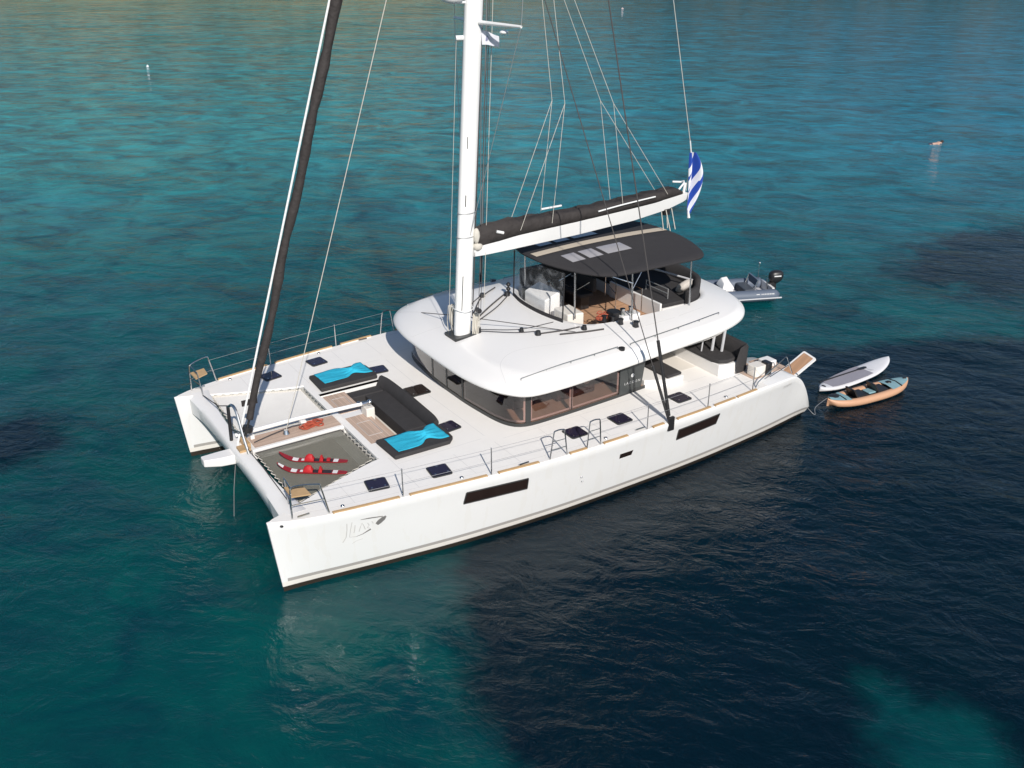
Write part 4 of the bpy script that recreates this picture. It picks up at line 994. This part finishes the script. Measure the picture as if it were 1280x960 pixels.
for s in (1, -1):
    # steps down to the swim platform, storage box and folded cover
    MB().box(1.95, 2.62, s*3.15, s*4.22, 1.962, 1.975).build('step_teak', M['teaky'], boat, smooth=False)
    MB().box(1.1, 1.75, s*3.15, s*4.05, 1.90, 1.945).build('step_teak', M['teaky'], boat, smooth=False)
    MB().prism(rrect(2.10, 2.52, s*3.80 if s > 0 else -4.18, 4.18 if s > 0 else s*3.80, .06), 1.976, 2.30).build('stern_locker', M['cream'], boat, smooth=False, bevel=.02)
    MB().prism(rrect(1.92, 2.12, 3.95 if s > 0 else -4.25, 4.25 if s > 0 else -3.95, .05), 1.976, 2.36).build('locker_cover', M['black'], boat, smooth=False, bevel=.03)
    rl = MB()
    rl.tube([(2.95, s*4.62, 1.96), (2.85, s*4.60, 2.1), (1.70, s*4.50, 2.58), (1.62, s*4.48, 2.54), (1.25, s*4.42, 1.92)], .018, 6)
    rl.tube([(2.35, s*4.56, 2.12), (1.48, s*4.45, 2.25)], .014, 6)
    rl.build('stern_rail', M['steel'], boat)
    MB().box(1.3, 1.7, s*3.45, s*3.85, 1.95, 2.15).build('stern_cleat', M['gel'], boat, smooth=False, bevel=.04)
    MB().tube([(1.05, s*4.40, 1.85), (.75, s*4.32, 1.62)], .02, 6).build('mooring_cleat', M['steel'], boat)
    # name lettering too small to read: a row of short strokes
    nb = MB()
    for k in range(5):
        x = 1.75-.085*k; stroke(nb, [(x, 1.62), (x-.02, 1.70)], .012, s, .012)
    nb.build('registration', M['palemark'], boat)
# raised gangway at the port stern
gw = empty('gangway'); gw.parent = boat
ga, gb_ = Vector((.55, 3.52, 1.26)), Vector((-.36, 3.68, 1.86))
dr = (gb_-ga).normalized(); sd_ = Vector((0, 1, 0)); sd_ = (sd_-dr*sd_.dot(dr)).normalized(); nn = dr.cross(sd_)
mt = Matrix((dr, sd_, nn)).transposed().to_4x4(); mt.translation = ga
L_ = (gb_-ga).length
if nn.z < 0: mt = Matrix((dr, -sd_, -nn)).transposed().to_4x4(); mt.translation = ga

MB().prism(rrect(-.2, L_, -.28, .28, .05), -.06, 0).xf(mt).build('gangway_frame', M['mastwhite'], gw, smooth=False)
MB().prism(rrect(-.1, L_-.06, -.21, .21, .03), .001, .008).xf(mt).build('gangway_teak', M['flyteak'], gw, smooth=False)

# stanchions, gates, pulpits, lifelines
for s in (1, -1):
    tops = []
    for x in (14.05, 11.82, 7.18, 5.0, 3.2):
        y = s_out(x)-.08
        MB().tube([(x, s*y, 1.95), (x, s*y, 2.68)], .016, 7).ball((x, s*y, 2.68), .02).build('stanchion', M['steel'], boat)
        tops.append((x, s*y))
    for xa, xb, xta, xtb in ((10.22, 9.72, 10.12, 9.80), (9.12, 8.70, 9.06, 8.74)):
        ya, yb = s_out(xa)-.08, s_out(xb)-.08
        g = MB().tube(smooth_line([(xa, s*ya, 1.95), (xta, s*ya, 2.60), (xta-.06, s*ya, 2.70), (xtb+.06, s*yb, 2.70), (xtb, s*yb, 2.60), (xb, s*yb, 1.95)], 3), .018, 7)
        for z in (2.2, 2.42): g.tube([(xa-(xa-xta)*(z-1.95)/.7, s*ya, z), (xb+(xtb-xb)*(z-1.95)/.7, s*yb, z)], .012, 6)
        g.build('boarding_gate', M['steel'], boat)
    g = MB()
    yA, yB = s_out(16.55)-.12, s_out(15.80)-.10
    g.tube(smooth_line([(16.55, s*yA, 1.95), (16.53, s*yA, 2.6), (16.45, s*yA, 2.76), (15.98, s*yB, 2.78), (15.90, s*yB, 2.66), (15.76, s*yB, 1.95)], 3), .02, 7)
    g.tube([(16.54, s*yA, 2.3), (15.84, s*yB, 2.36)], .013, 6).tube([(16.5, s*yA, 2.72), (16.46, s*3.35, 2.70), (16.40, s*3.30, 1.96)], .016, 6)
    g.tube([(16.54, s*yA, 2.34), (16.44, s*3.33, 2.34)], .013, 6)
    pp = g.build('pulpit', M['steel'], boat)
    MB().prism([(16.50, s*3.42), (16.52, s*(yA-.02)), (16.10, s*(yB-.12)), (16.12, s*3.62)], 2.48, 2.51).build('pulpit_seat', M['teakrail'], pp, smooth=False)
    seq = [(15.9, s*yB)] + tops[:2] + [(10.12, s*(s_out(10.12)-.08))]
    seq2 = [(8.74, s*(s_out(8.74)-.08))] + tops[2:] + [(2.9, s*(s_out(2.9)-.1))]
    for sq in (seq, seq2):
        for z in (2.66, 2.32): 
            MB().tube([(x, y, z if i < len(sq)-1 or sq is seq else z-.3) for i, (x, y) in enumerate(sq)], .0045, 5).build('lifeline', M['wire'], boat)
    for x in (15.4, 12.5, 8.4, 4.1):
        y = s_out(x)-.26; MB().ball((x, s*y, 1.975), (.05, .05, .03)).build('deck_fitting', M['steel'], boat)
    for x in (16.3, 10.9, 7.35): MB().tube([(x+.14, s*(s_out(x)-.16), 1.99), (x-.14, s*(s_out(x)-.16), 1.99)], .022, 6).build('mooring_cleat', M['steel'], boat)

# ------------------------------------------------------------------ things lying on the catamaran
def towel(loc, rz, L, W, label, seed, pinch):
    rng = random.Random(seed); N, K = 34, 18; v = []
    for i in range(N+1):
        for j in range(K+1):
            u, w = i/N, j/K-.5
            sq = 1-.52*math.exp(-((u-pinch)/.13)**2) + .10*(u-.5)
            x = (u-.5)*L + .05*w*math.sin(3*u); y = w*W*sq + .10*math.sin(2.4*u+seed)*L*.18
            fold = .030*math.exp(-((u-pinch)/.16)**2)*(1+math.cos(w*26+u*5)) + .007*math.sin(11*u+7*w+seed) + .006*math.sin(23*w+5*u)
            v.append((x, y, .012+max(0, fold)))
    w_ = K+1; f = [(i*w_+j, (i+1)*w_+j, (i+1)*w_+j+1, i*w_+j+1) for i in range(N) for j in range(K)]
    o = mk('beach_towel', v, f, M['towel'], smooth=True, angle=80)
    sdm = o.modifiers.new('thickness', 'SOLIDIFY'); sdm.thickness = .012; sdm.offset = -1
    o.location = loc; o.rotation_euler = (0, 0, rz)
    tag(o, label, 'towel', 'turquoise towels on the sun pads'); return o
towel((12.55, -2.42, 2.088), R(183), 1.50, .78, 'turquoise towel on the sun pad farther from the skis, by the far side deck', 1, .68)
towel((12.58, 2.26, 2.088), R(181), 1.46, .84, 'turquoise towel on the sun pad next to the olive net with the skis', 5, .66)

def ski(loc, rz, label, front):
    o = empty('water_ski', loc, rz); tag(o, label, 'water ski', 'red water skis on the trampoline')
    rg = []
    for u in np.linspace(0, 1, 25):
        x = -.85+1.7*u; w = .085*min(1, .55+u*3) if u < .15 else .085*(1 if u < .75 else math.sqrt(max(.02, 1-((u-.75)/.25)**2)))
        z = .03 + (.22*((u-.72)/.28)**2 if u > .72 else 0); h = .022
        rg.append([(x, -w, z), (x, w, z), (x, w, z+h), (x, -w, z+h)])
    MB().loft(rg).build('ski_blade', M['red'], o, angle=40)
    def pat(name, x0, x1, m, hw=.075, z=.0545):
        v = []
        for u in np.linspace(0, 1, 7):
            x = x0+(x1-x0)*u; k = (x+.85)/1.7; zz = z + (.22*((k-.72)/.28)**2 if k > .72 else 0); ww = hw if k < .75 else hw*math.sqrt(max(.02, 1-((k-.75)/.25)**2))
            v += [(x, -ww, zz), (x, ww, zz)]
        mk(name, v, [(2*i, 2*i+1, 2*i+3, 2*i+2) for i in range(6)], m, o)
    pat('ski_stripe', .38, .52, M['skiwhite']); pat('ski_stripe', .16, .30, M['skiwhite'], .05); pat('ski_stripe', -.62, -.50, M['skiwhite']); pat('ski_panel', -.48, .14, M['skiblack'])
    if front: pat('ski_stripe', .70, .82, M['skiwhite'])
    v = []
    for x, w, h in ((-.02, .065, .05), (.02, .075, .15), (.10, .075, .17), (.18, .07, .12), (.22, .055, .04)):
        v.append([(x, w*math.cos(t), .055+h*math.sin(t)) for t in np.linspace(0, math.pi, 9)])
    MB().loft(v, closed=False, cap=False).build('foot_binding', M['redfoam'], o)
    v = []
    for x, h in ((-.16, .05), (-.19, .14), (-.22, .15), (-.25, .05)): v.append([(x, .07*math.cos(t), .055+h*math.sin(t)) for t in np.linspace(0, math.pi, 9)])
    MB().loft(v, closed=False, cap=False).build('heel_binding', M['redfoam'], o)
    if not front: MB().box(-.42, -.34, -.05, .05, .056, .10).build('rear_toe_plate', M['redfoam'], o)
    return o
ski((15.12, 1.62, 1.865), math.atan2(-1.0, 1.41), 'red water ski nearer the walkway on the olive net, all red tip', False)
ski((15.36, 2.14, 1.875), math.atan2(-.96, 1.34), 'red water ski farther from the walkway on the olive net, white tip', True)

# heap of red rope on the walkway
rp = MB(); rng = random.Random(3)
for k in range(26):
    a0 = rng.uniform(0, 6.28); t0 = rng.uniform(-1, 1); cx0 = .22*t0; cy0 = -.08*(1-t0*t0)+rng.uniform(-.05, .05)
    r_ = rng.uniform(.05, .12)
    rp.tube([(cx0+r_*1.2*math.cos(t+a0), cy0+r_*math.sin(t+a0), .012+.004*k+.010*math.sin(2*t+k)) for t in np.linspace(0, rng.uniform(4.5, 6.4), 14)], .012, 5)
o = rp.build('rope_coil', mat('orange red rope', (0.40, 0.075, 0.04), .85)); o.location = (14.50, .02, 1.958)
tag(o, 'small heap of orange red rope on the teak walkway between the nets', 'rope')

# pillow on the flybridge lounge
pv = []; N = 14; pf = []
for sgn in (1, -1):
    base = len(pv)
    for i in range(N+1):
        for j in range(N+1):
            u, w = 2*i/N-1, 2*j/N-1
            h = .13*((1-u**4)*(1-w**4))**.6
            pv.append((u*.36*(1-.06*w*w), w*.24*(1-.08*u*u), sgn*h))
    W_ = N+1; pf += [(base+i*W_+j, base+(i+1)*W_+j, base+(i+1)*W_+j+1, base+i*W_+j+1) for i in range(N) for j in range(N)]
o = mk('pillow', pv, pf, M['pillow'], angle=80); o.location = (2.98, 1.38, 4.05); o.rotation_euler = (R(30), R(-32), R(60))
tag(o, 'pale patterned pillow leaning in the corner of the dark flybridge lounge', 'pillow')

# flags
def flag_mat():
    m, n, l, p = new_mat('blue and white striped cloth'); p.inputs['Roughness'].default_value = .8
    at = n.new('ShaderNodeAttribute'); at.attribute_name = 'flag_uv'; sp = n.new('ShaderNodeSeparateXYZ'); l.new(at.outputs['Vector'], sp.inputs[0])
    u, v = sp.outputs['X'], sp.outputs['Y']
    par = mathn(n, l, 'MODULO', mathn(n, l, 'FLOOR', mathn(n, l, 'MULTIPLY', v, 9.0)), 2.0)
    canton = mathn(n, l, 'MULTIPLY', mathn(n, l, 'LESS_THAN', u, .37), mathn(n, l, 'LESS_THAN', v, .555))
    ab = lambda a, c: mathn(n, l, 'ABSOLUTE', mathn(n, l, 'SUBTRACT', a, c))
    cross = mathn(n, l, 'MAXIMUM', mathn(n, l, 'LESS_THAN', ab(u, .185), .037), mathn(n, l, 'LESS_THAN', ab(v, .2775), .055))
    fac = mathn(n, l, 'ADD', mathn(n, l, 'MULTIPLY', canton, cross), mathn(n, l, 'MULTIPLY', mathn(n, l, 'SUBTRACT', 1.0, canton), par))
    l.new(mixc(n, l, fac, (0.012, 0.06, 0.36), (0.72, 0.73, 0.77)), p.inputs['Base Color']); return m
def set_vec_attr(o, vals):
    a = o.data.attributes.new('flag_uv', 'FLOAT_VECTOR', 'POINT'); a.data.foreach_set('vector', np.array(vals, float).ravel())
NU, NV = 30, 30; v = []; uv = []
for i in range(NU+1):
    for j in range(NV+1):
        q, t = i/NU, j/NV      # across the hanging bundle, down its length
        wd = .10+.56*math.sin(math.pi*min(1, .06+t*.94))**.8*(.55+.45*t if t < .7 else .865)
        x = -(q-.22)*wd - .05*t
        y = .16*math.sin(q*8.5+t*2.2)*math.sin(math.pi*min(1, .1+t*.85)) + .3*(q-.22)*wd
        z = -1.92*t + .34*(q-.2)*math.sin(math.pi*t)*(1 if t > .5 else .6)
        v.append((x, y, z)); uv.append((.30*q+.62*t, min(1, max(0, .72*t+.55*q-.08)), 0))
W_ = NV+1
o = mk('ensign_flag', v, [(i*W_+j, (i+1)*W_+j, (i+1)*W_+j+1, i*W_+j+1) for i in range(NU) for j in range(NV)], flag_mat(), angle=80)
set_vec_attr(o, uv)
tag(o, 'limp blue and white striped flag hanging on the line at the boom end', 'flag')
o.location = (1.86, .04, 7.70)
MB().tube([(.06, 0, .35), (.0, 0, .06), (-.04, 0, -.1)], .020, 6).build('flag_line', M['mastwhite'], o)
MB().tube([(-.05, .02, -1.75), (-.10, .02, -2.02)], [.02, .05], 6).build('flag_end', M['mastwhite'], o)

v = []; NU, NV = 16, 10
for i in range(NU+1):
    for j in range(NV+1):
        u, w = i/NU, j/NV
        v.append((-.52*u, .46*u+.05*math.sin(u*7+w), -.55*w*(1-.25*u)-.20*u+.02*math.sin(5*u)))
W_ = NV+1
o = mk('pennant_flag', v, [(i*W_+j, (i+1)*W_+j, (i+1)*W_+j+1, i*W_+j+1) for i in range(NU) for j in range(NV)], mat('white pennant cloth', (.68, .68, .74), .8), angle=80)
o.location = (mast_x(11.4)-.20, .10, 11.55); o.scale = (.62, .62, .62); tag(o, 'small white pennant with a grey mark flying behind the mast', 'flag')
mk('pennant_mark', [(-.12+.0-.07*math.cos(t)*1.0, .11+.07*math.cos(t)+.008+.03, -.31+.10*math.sin(t)) for t in np.linspace(0, 6.28, 15)[:-1]], [tuple(range(14))], mat('grey blue mark', (.22, .23, .34), .8), o)

# ------------------------------------------------------------------ craft afloat astern
# inflatable dinghy: local x to its bow
dz = empty('inflatable_dinghy', (-5.35, -4.93, 0), math.atan2(-.38, .93)); tag(dz, 'grey inflatable dinghy with black outboard moored behind the catamaran', 'dinghy')
path = smooth_line([(-1.95, .72, .36), (-1.3, .74, .36), (0, .74, .37), (1.0, .66, .41), (1.65, .38, .46), (1.9, 0, .48), (1.65, -.38, .46), (1.0, -.66, .41), (0, -.74, .37), (-1.3, -.74, .36), (-1.95, -.72, .36)], 5)
k = len(path); MB().tube(path, [.05 if i in (0, k-1) else (.17 if i in (1, k-2) else .235) for i in range(k)], 16).build('tube', M['ribgrey'], dz, angle=60)
rub = [(p[0], p[1]*(1+.235/max(.3, math.hypot(p[0]*0, p[1]))) if abs(p[1]) > .3 else p[1]*1.6, p[2]-.06) for p in path]
MB().tube([(p[0]+(.0 if abs(p[1]) > .5 else .0), p[1], p[2]) for p in [(-1.95, .955, .30), (-1, .975, .31), (0, .975, .31), (1.0, .88, .36)]], .032, 6).tube([(-1.95, -.955, .30), (-1, -.975, .31), (0, -.975, .31), (1.0, -.88, .36)], .032, 6).build('rubbing_strake', M['ribpale'], dz)
MB().loft([[(x, -.6*w, .22), (x, .6*w, .22), (x, .35*w, -.05), (x, 0, -.12+d), (x, -.35*w, -.05)] for x, w, d in ((-1.75, 1, 0), (0, 1, 0), (1.0, .8, .05), (1.7, .15, .25))]).build('hull_floor', M['ribpale'], dz)
MB().box(-1.80, -1.70, -.55, .55, .1, .58).build('transom', M['gel'], dz, smooth=False)
MB().box(-1.0, -.55, -.5, .5, .24, .55).build('seat', M['ribdark'], dz, smooth=False, bevel=.06)
MB().box(-.02, .36, -.42, .42, .24, .60).build('seat', M['ribdark'], dz, smooth=False, bevel=.06)
mb = MB().loft([[(-.10, .50, .60), (.42, .50, .60), (.42, -.25, .62), (-.10, -.25, .62)], [(-.08, .42, .70), (.36, .42, .74), (.34, -.20, .80), (-.05, -.20, .84)], [(.0, .30, .78), (.28, .3, .82), (.26, -.15, .92), (.02, -.15, .96)]])
mb.box(-.02, .32, .50, .58, .30, .62); mb.build('console', M['gel'], dz, smooth=False, bevel=.03)
MB().box(.48, 1.2, -.38, .38, .40, .48).build('bow_locker', M['ribdark'], dz, smooth=False, bevel=.04)
mb = MB().tube([(-.95, -.45, .5), (-1.1, -.45, .92), (-1.1, .45, .92), (-.95, .45, .5)], .025, 6).tube([(-1.55, .40, .5), (-1.5, .40, .95)], .03, 6).tube([(-1.45, -.35, .5), (-1.45, -.35, 1.35)], .014, 5).ball((-1.45, -.35, 1.38), .05)
mb.build('stern_arch', M['steel'], dz)
MB().box(-1.14, -1.06, -.42, .42, .62, .94).build('seat_back', M['ribgrey'], dz, smooth=False, bevel=.03)
ob = empty('outboard_motor'); ob.parent = dz; ob.scale = (.88, .88, .88); ob.location = (-.24, 0, .06)
rg = []
for z, w, L_, xo in ((.62, .10, .16, 0), (.70, .17, .26, -.02), (.85, .21, .33, -.04), (1.02, .21, .34, -.05), (1.14, .18, .29, -.06), (1.20, .10, .18, -.07)):
    rg.append([(-2.03+xo+L_*math.copysign(abs(math.cos(t))**.7, math.cos(t)), w*math.copysign(abs(math.sin(t))**.7, math.sin(t)), z) for t in np.linspace(0, 2*math.pi, 21)[:-1]])
MB().loft(rg).build('cowling', M['black'], ob, angle=60)
MB().box(-2.12, -1.95, -.06, .06, -.4, .64).box(-1.98, -1.72, -.14, .14, .40, .66).build('outboard_leg', M['black'], ob, smooth=False, bevel=.02)
MB().box(-2.24, -1.90, .196, .222, .97, 1.02).build('cowling_band', M['lettering'], ob, smooth=False)
mb = MB()
for i, x in enumerate(np.linspace(-1.62, -1.12, 8)): mb.box(x, x+.045, .905, .945, .455, .50)
mb.box(-1.0, -.86, .905, .945, .455, .5).build('tube_lettering', M['lettering'], dz, smooth=False)
mb = MB()
for i, x in enumerate(np.linspace(.28, .50, 4)): mb.box(x, x+.04, .90, .945, .45, .49)
mb.box(.62, .68, .88, .93, .46, .49).build('tube_lettering', M['lettering'], dz, smooth=False)

# stand-up paddle board
sp_ = empty('paddle_board', (-3.56, 3.06, .02), math.atan2(-.25, -3.7)); tag(sp_, 'white stand-up paddle board with grey deck pad floating beside the orange kayak', 'paddle board')
def board_outline(u, L=3.75, W=.86):
    x = -L/2+L*u; return x, W/2*(1-abs(2*u-1)**2.6)**.62
us = 0.5-.5*np.cos(np.linspace(0.0, math.pi, 40)); rg = []
for u in us:
    x, w = board_outline(u); w = max(w, .012); rk = .16*max(0, (u-.6)/.4)**2 + .03*max(0, (.15-u)/.15)
    rg.append([(x, w*math.copysign(abs(math.cos(t))**.6, math.cos(t)), .075+rk+.075*math.copysign(abs(math.sin(t))**.8, math.sin(t))) for t in np.linspace(0, 2*math.pi, 17)[:-1]])
MB().loft(rg).build('board', M['supwhite'], sp_, angle=50)
pad = [(-1.45, .20), (-1.2, .27), (-.6, .34), (.2, .36), (.55, .34)]; pad = pad+[(x, -y) for x, y in pad[::-1]]
MB().prism(pad, .148, .158).build('grip_pad', M['supgrey'], sp_, smooth=False)
MB().prism(rrect(.62, .95, -.2, .2, .05), .150, .158).build('bungee', M['ribpale'], sp_, smooth=False)
MB().ball((-1.68, 0, .165), (.05, .09, .03)).build('leash_ring', M['black'], sp_)
pd = empty('paddle', (-3.56, 3.06, .02), math.atan2(-.25, -3.7)); tag(pd, 'dark paddle lying lengthwise on the white paddle board', 'paddle')
MB().tube([(-1.55, .26, .178), (.30, .12, .178)], .022, 8).build('shaft', M['black'], pd)
MB().loft([[(x, .12-.08*(x-.3)*.9-w, .172), (x, .12-.08*(x-.3)*.9+w, .172), (x, .12-.08*(x-.3)*.9+w, .186), (x, .12-.08*(x-.3)*.9-w, .186)] for x, w in ((.28, .02), (.40, .06), (.55, .075), (.68, .06), (.74, .02))]).build('blade', M['black'], pd)

# inflatable kayak
ky = empty('inflatable_kayak', (-2.70, 4.28, 0), math.atan2(.33, -3.4)); tag(ky, 'orange inflatable kayak with light blue decks and two black seats', 'kayak')
L2 = 3.50
def ksec(u):
    x = -L2/2+L2*u; w = .45*(1-abs(2*u-1)**3.0)**.7; sheer = .27+.09*abs(2*u-1)**3; return x, max(w, .02), sheer
rg = []
for u in us:
    x, w, sh_ = ksec(u); rad = min(.13, w*.5+.01); cy_ = w-rad; zc = sh_-rad
    r = [(x, -(cy_+rad*math.cos(t)), zc+rad*math.sin(t)) for t in np.linspace(R(150), R(-60), 10)]
    r += [(x, -cy_*.5, .0+.10*abs(2*u-1)**3), (x, cy_*.5, .0+.10*abs(2*u-1)**3)]
    r += [(x, cy_+rad*math.cos(t), zc+rad*math.sin(t)) for t in np.linspace(R(-60), R(150), 10)]
    lo = .15 if w > .25 else sh_*.8
    r += [(x, max(.001, cy_-rad*.9), lo), (x, -max(.001, cy_-rad*.9), lo)]
    rg.append(r)
MB().loft(rg).build('kayak_hull', M['orange'], ky, angle=60)
for a, c in ((0.02, .22), (.72, .98)):
    v = []
    uu = np.linspace(a, c, 12)
    for u in uu:
        x, w, sh_ = ksec(u); v += [(x, -w*.80, sh_*.985+.005), (x, 0, sh_+.035), (x, w*.80, sh_*.985+.005)]
    mk('spray_deck', v, [(3*i+j, 3*i+j+1, 3*i+j+4, 3*i+j+3) for i in range(11) for j in range(2)], M['kayakblue'], ky)
MB().box(-1.05, .95, -.26, .26, .165, .20).build('kayak_floor', M['black'], ky, smooth=False)
for x in (-.62, .28):
    st_ = MB().box(x, x+.42, -.22, .22, .20, .28).build('seat', M['black'], ky, smooth=False, bevel=.03)
    MB().add([(x, -.24, .24), (x, .24, .24), (x-.16, .20, .52), (x-.16, -.20, .52), (x-.08, -.24, .24), (x-.08, .24, .24), (x-.24, .20, .52), (x-.24, -.20, .52)], [(0, 1, 2, 3), (4, 7, 6, 5), (0, 3, 7, 4), (1, 5, 6, 2), (3, 2, 6, 7), (0, 4, 5, 1)]).build('seat_back', M['black'], st_, smooth=False, bevel=.02)
MB().ball((-1.42, .08, .34), (.20, .15, .05)).ball((1.60, 0, .37), (.08, .05, .03)).ball((.98, .08, .32), (.10, .09, .04)).each('deck_bag', M['black'], ky)
MB().tube([(.55, .42, .27), (.05, .43, .25), (-.4, .43, .25)], .012, 5).build('grab_line', M['black'], ky)
MB().box(-.10, .22, -.16, .16, .20, .26).build('dry_bag', M['kayakblue'], ky, smooth=False, bevel=.03)
MB().tube([(-1.2, -.26, .31), (-1.2, .0, .335), (-1.2, .26, .31)], .02, 6).tube([(1.18, -.30, .31), (1.2, 0, .34), (1.18, .30, .31)], .02, 6).each('deck_strap', M['black'], ky)
MB().box(.9, 1.25, .335, .36, .16, .24).build('side_mark', M['lettering'], ky, smooth=False)

o = MB().tube(smooth_line([(.15, 4.05, .55), (-.10, 4.15, .22), (-.25, 4.28, .06), (-.42, 4.12, .20), (-.95, 4.08, .36)], 5), .008, 6).build('mooring_rope', M['wire'])
tag(o, 'thin grey rope slung from the stern to the orange kayak', 'rope')

# ------------------------------------------------------------------ far swimmers and float
def swimmer(loc, rz, label):
    V = [(0, 0, .02), (.28, 0, .06), (.50, 0, .10), (.64, 0, .16), (.80, 0, .22), (-.30, .10, -.05), (-.70, .12, -.10), (-1.05, .13, -.08), (-.30, -.10, -.05), (-.70, -.12, -.14), (-1.05, -.13, -.16),
         (.50, .20, .10), (.74, .36, .16), (1.00, .30, .06), (.50, -.20, .08), (.30, -.40, .0), (.05, -.50, -.06)]
    Rr = [.13, .15, .15, .06, .105, .085, .06, .04, .085, .06, .04, .07, .05, .04, .07, .05, .04]
    E = [(0, 1), (1, 2), (2, 3), (3, 4), (0, 5), (5, 6), (6, 7), (0, 8), (8, 9), (9, 10), (2, 11), (11, 12), (12, 13), (2, 14), (14, 15), (15, 16)]
    me = bpy.data.meshes.new('person'); me.from_pydata(V, E, []); me.update()
    o = bpy.data.objects.new('person', me); COL.objects.link(o)
    sk = o.modifiers.new('skin', 'SKIN')
    if not me.skin_vertices: 
        bm = bmesh.new(); bm.from_mesh(me); bm.verts.layers.skin.verify(); bm.to_mesh(me); bm.free()
    for i, r_ in enumerate(Rr): me.skin_vertices[0].data[i].radius = (r_, r_)
    me.skin_vertices[0].data[0].use_root = True
    ss = o.modifiers.new('subd', 'SUBSURF'); ss.levels = 2; ss.render_levels = 2; sk.use_smooth_shade = True
    me.materials.append(M['skin']); o.location = loc; o.rotation_euler = (0, 0, rz)
    tag(o, label, 'person')
    MB().ball((.80, 0, .27), (.125, .115, .095)).build('hair', M['hair'], o)
    MB().tube([(-.16, 0, 0), (.02, 0, .02), (.12, 0, .03)], [.12, .155, .15], 12).build('swimwear', M['swimsuit'], o)
    return o
swimmer((-39.7, -20.26, -.10), R(150), 'person swimming alone far off beyond the dinghy')
o = MB().ball((0, 0, .01), (.14, .14, .12), 14, 8).tube([(0, 0, .14), (0, 0, .20)], .04).build('buoy', M['buoy']); o.location = (-4.0, -94.4, 0); tag(o, 'small white buoy floating far off past the forestay', 'buoy')
o = MB().ball((0, 0, .02), (.22, .22, .17), 14, 8).tube([(0, 0, .15), (0, 0, .24)], .04).build('buoy', mat('pinkish buoy plastic', (.62, .45, .42), .5)); o.location = (-100.4, -131.4, 0); tag(o, 'tiny pinkish buoy floating beyond the boom at the top', 'buoy')
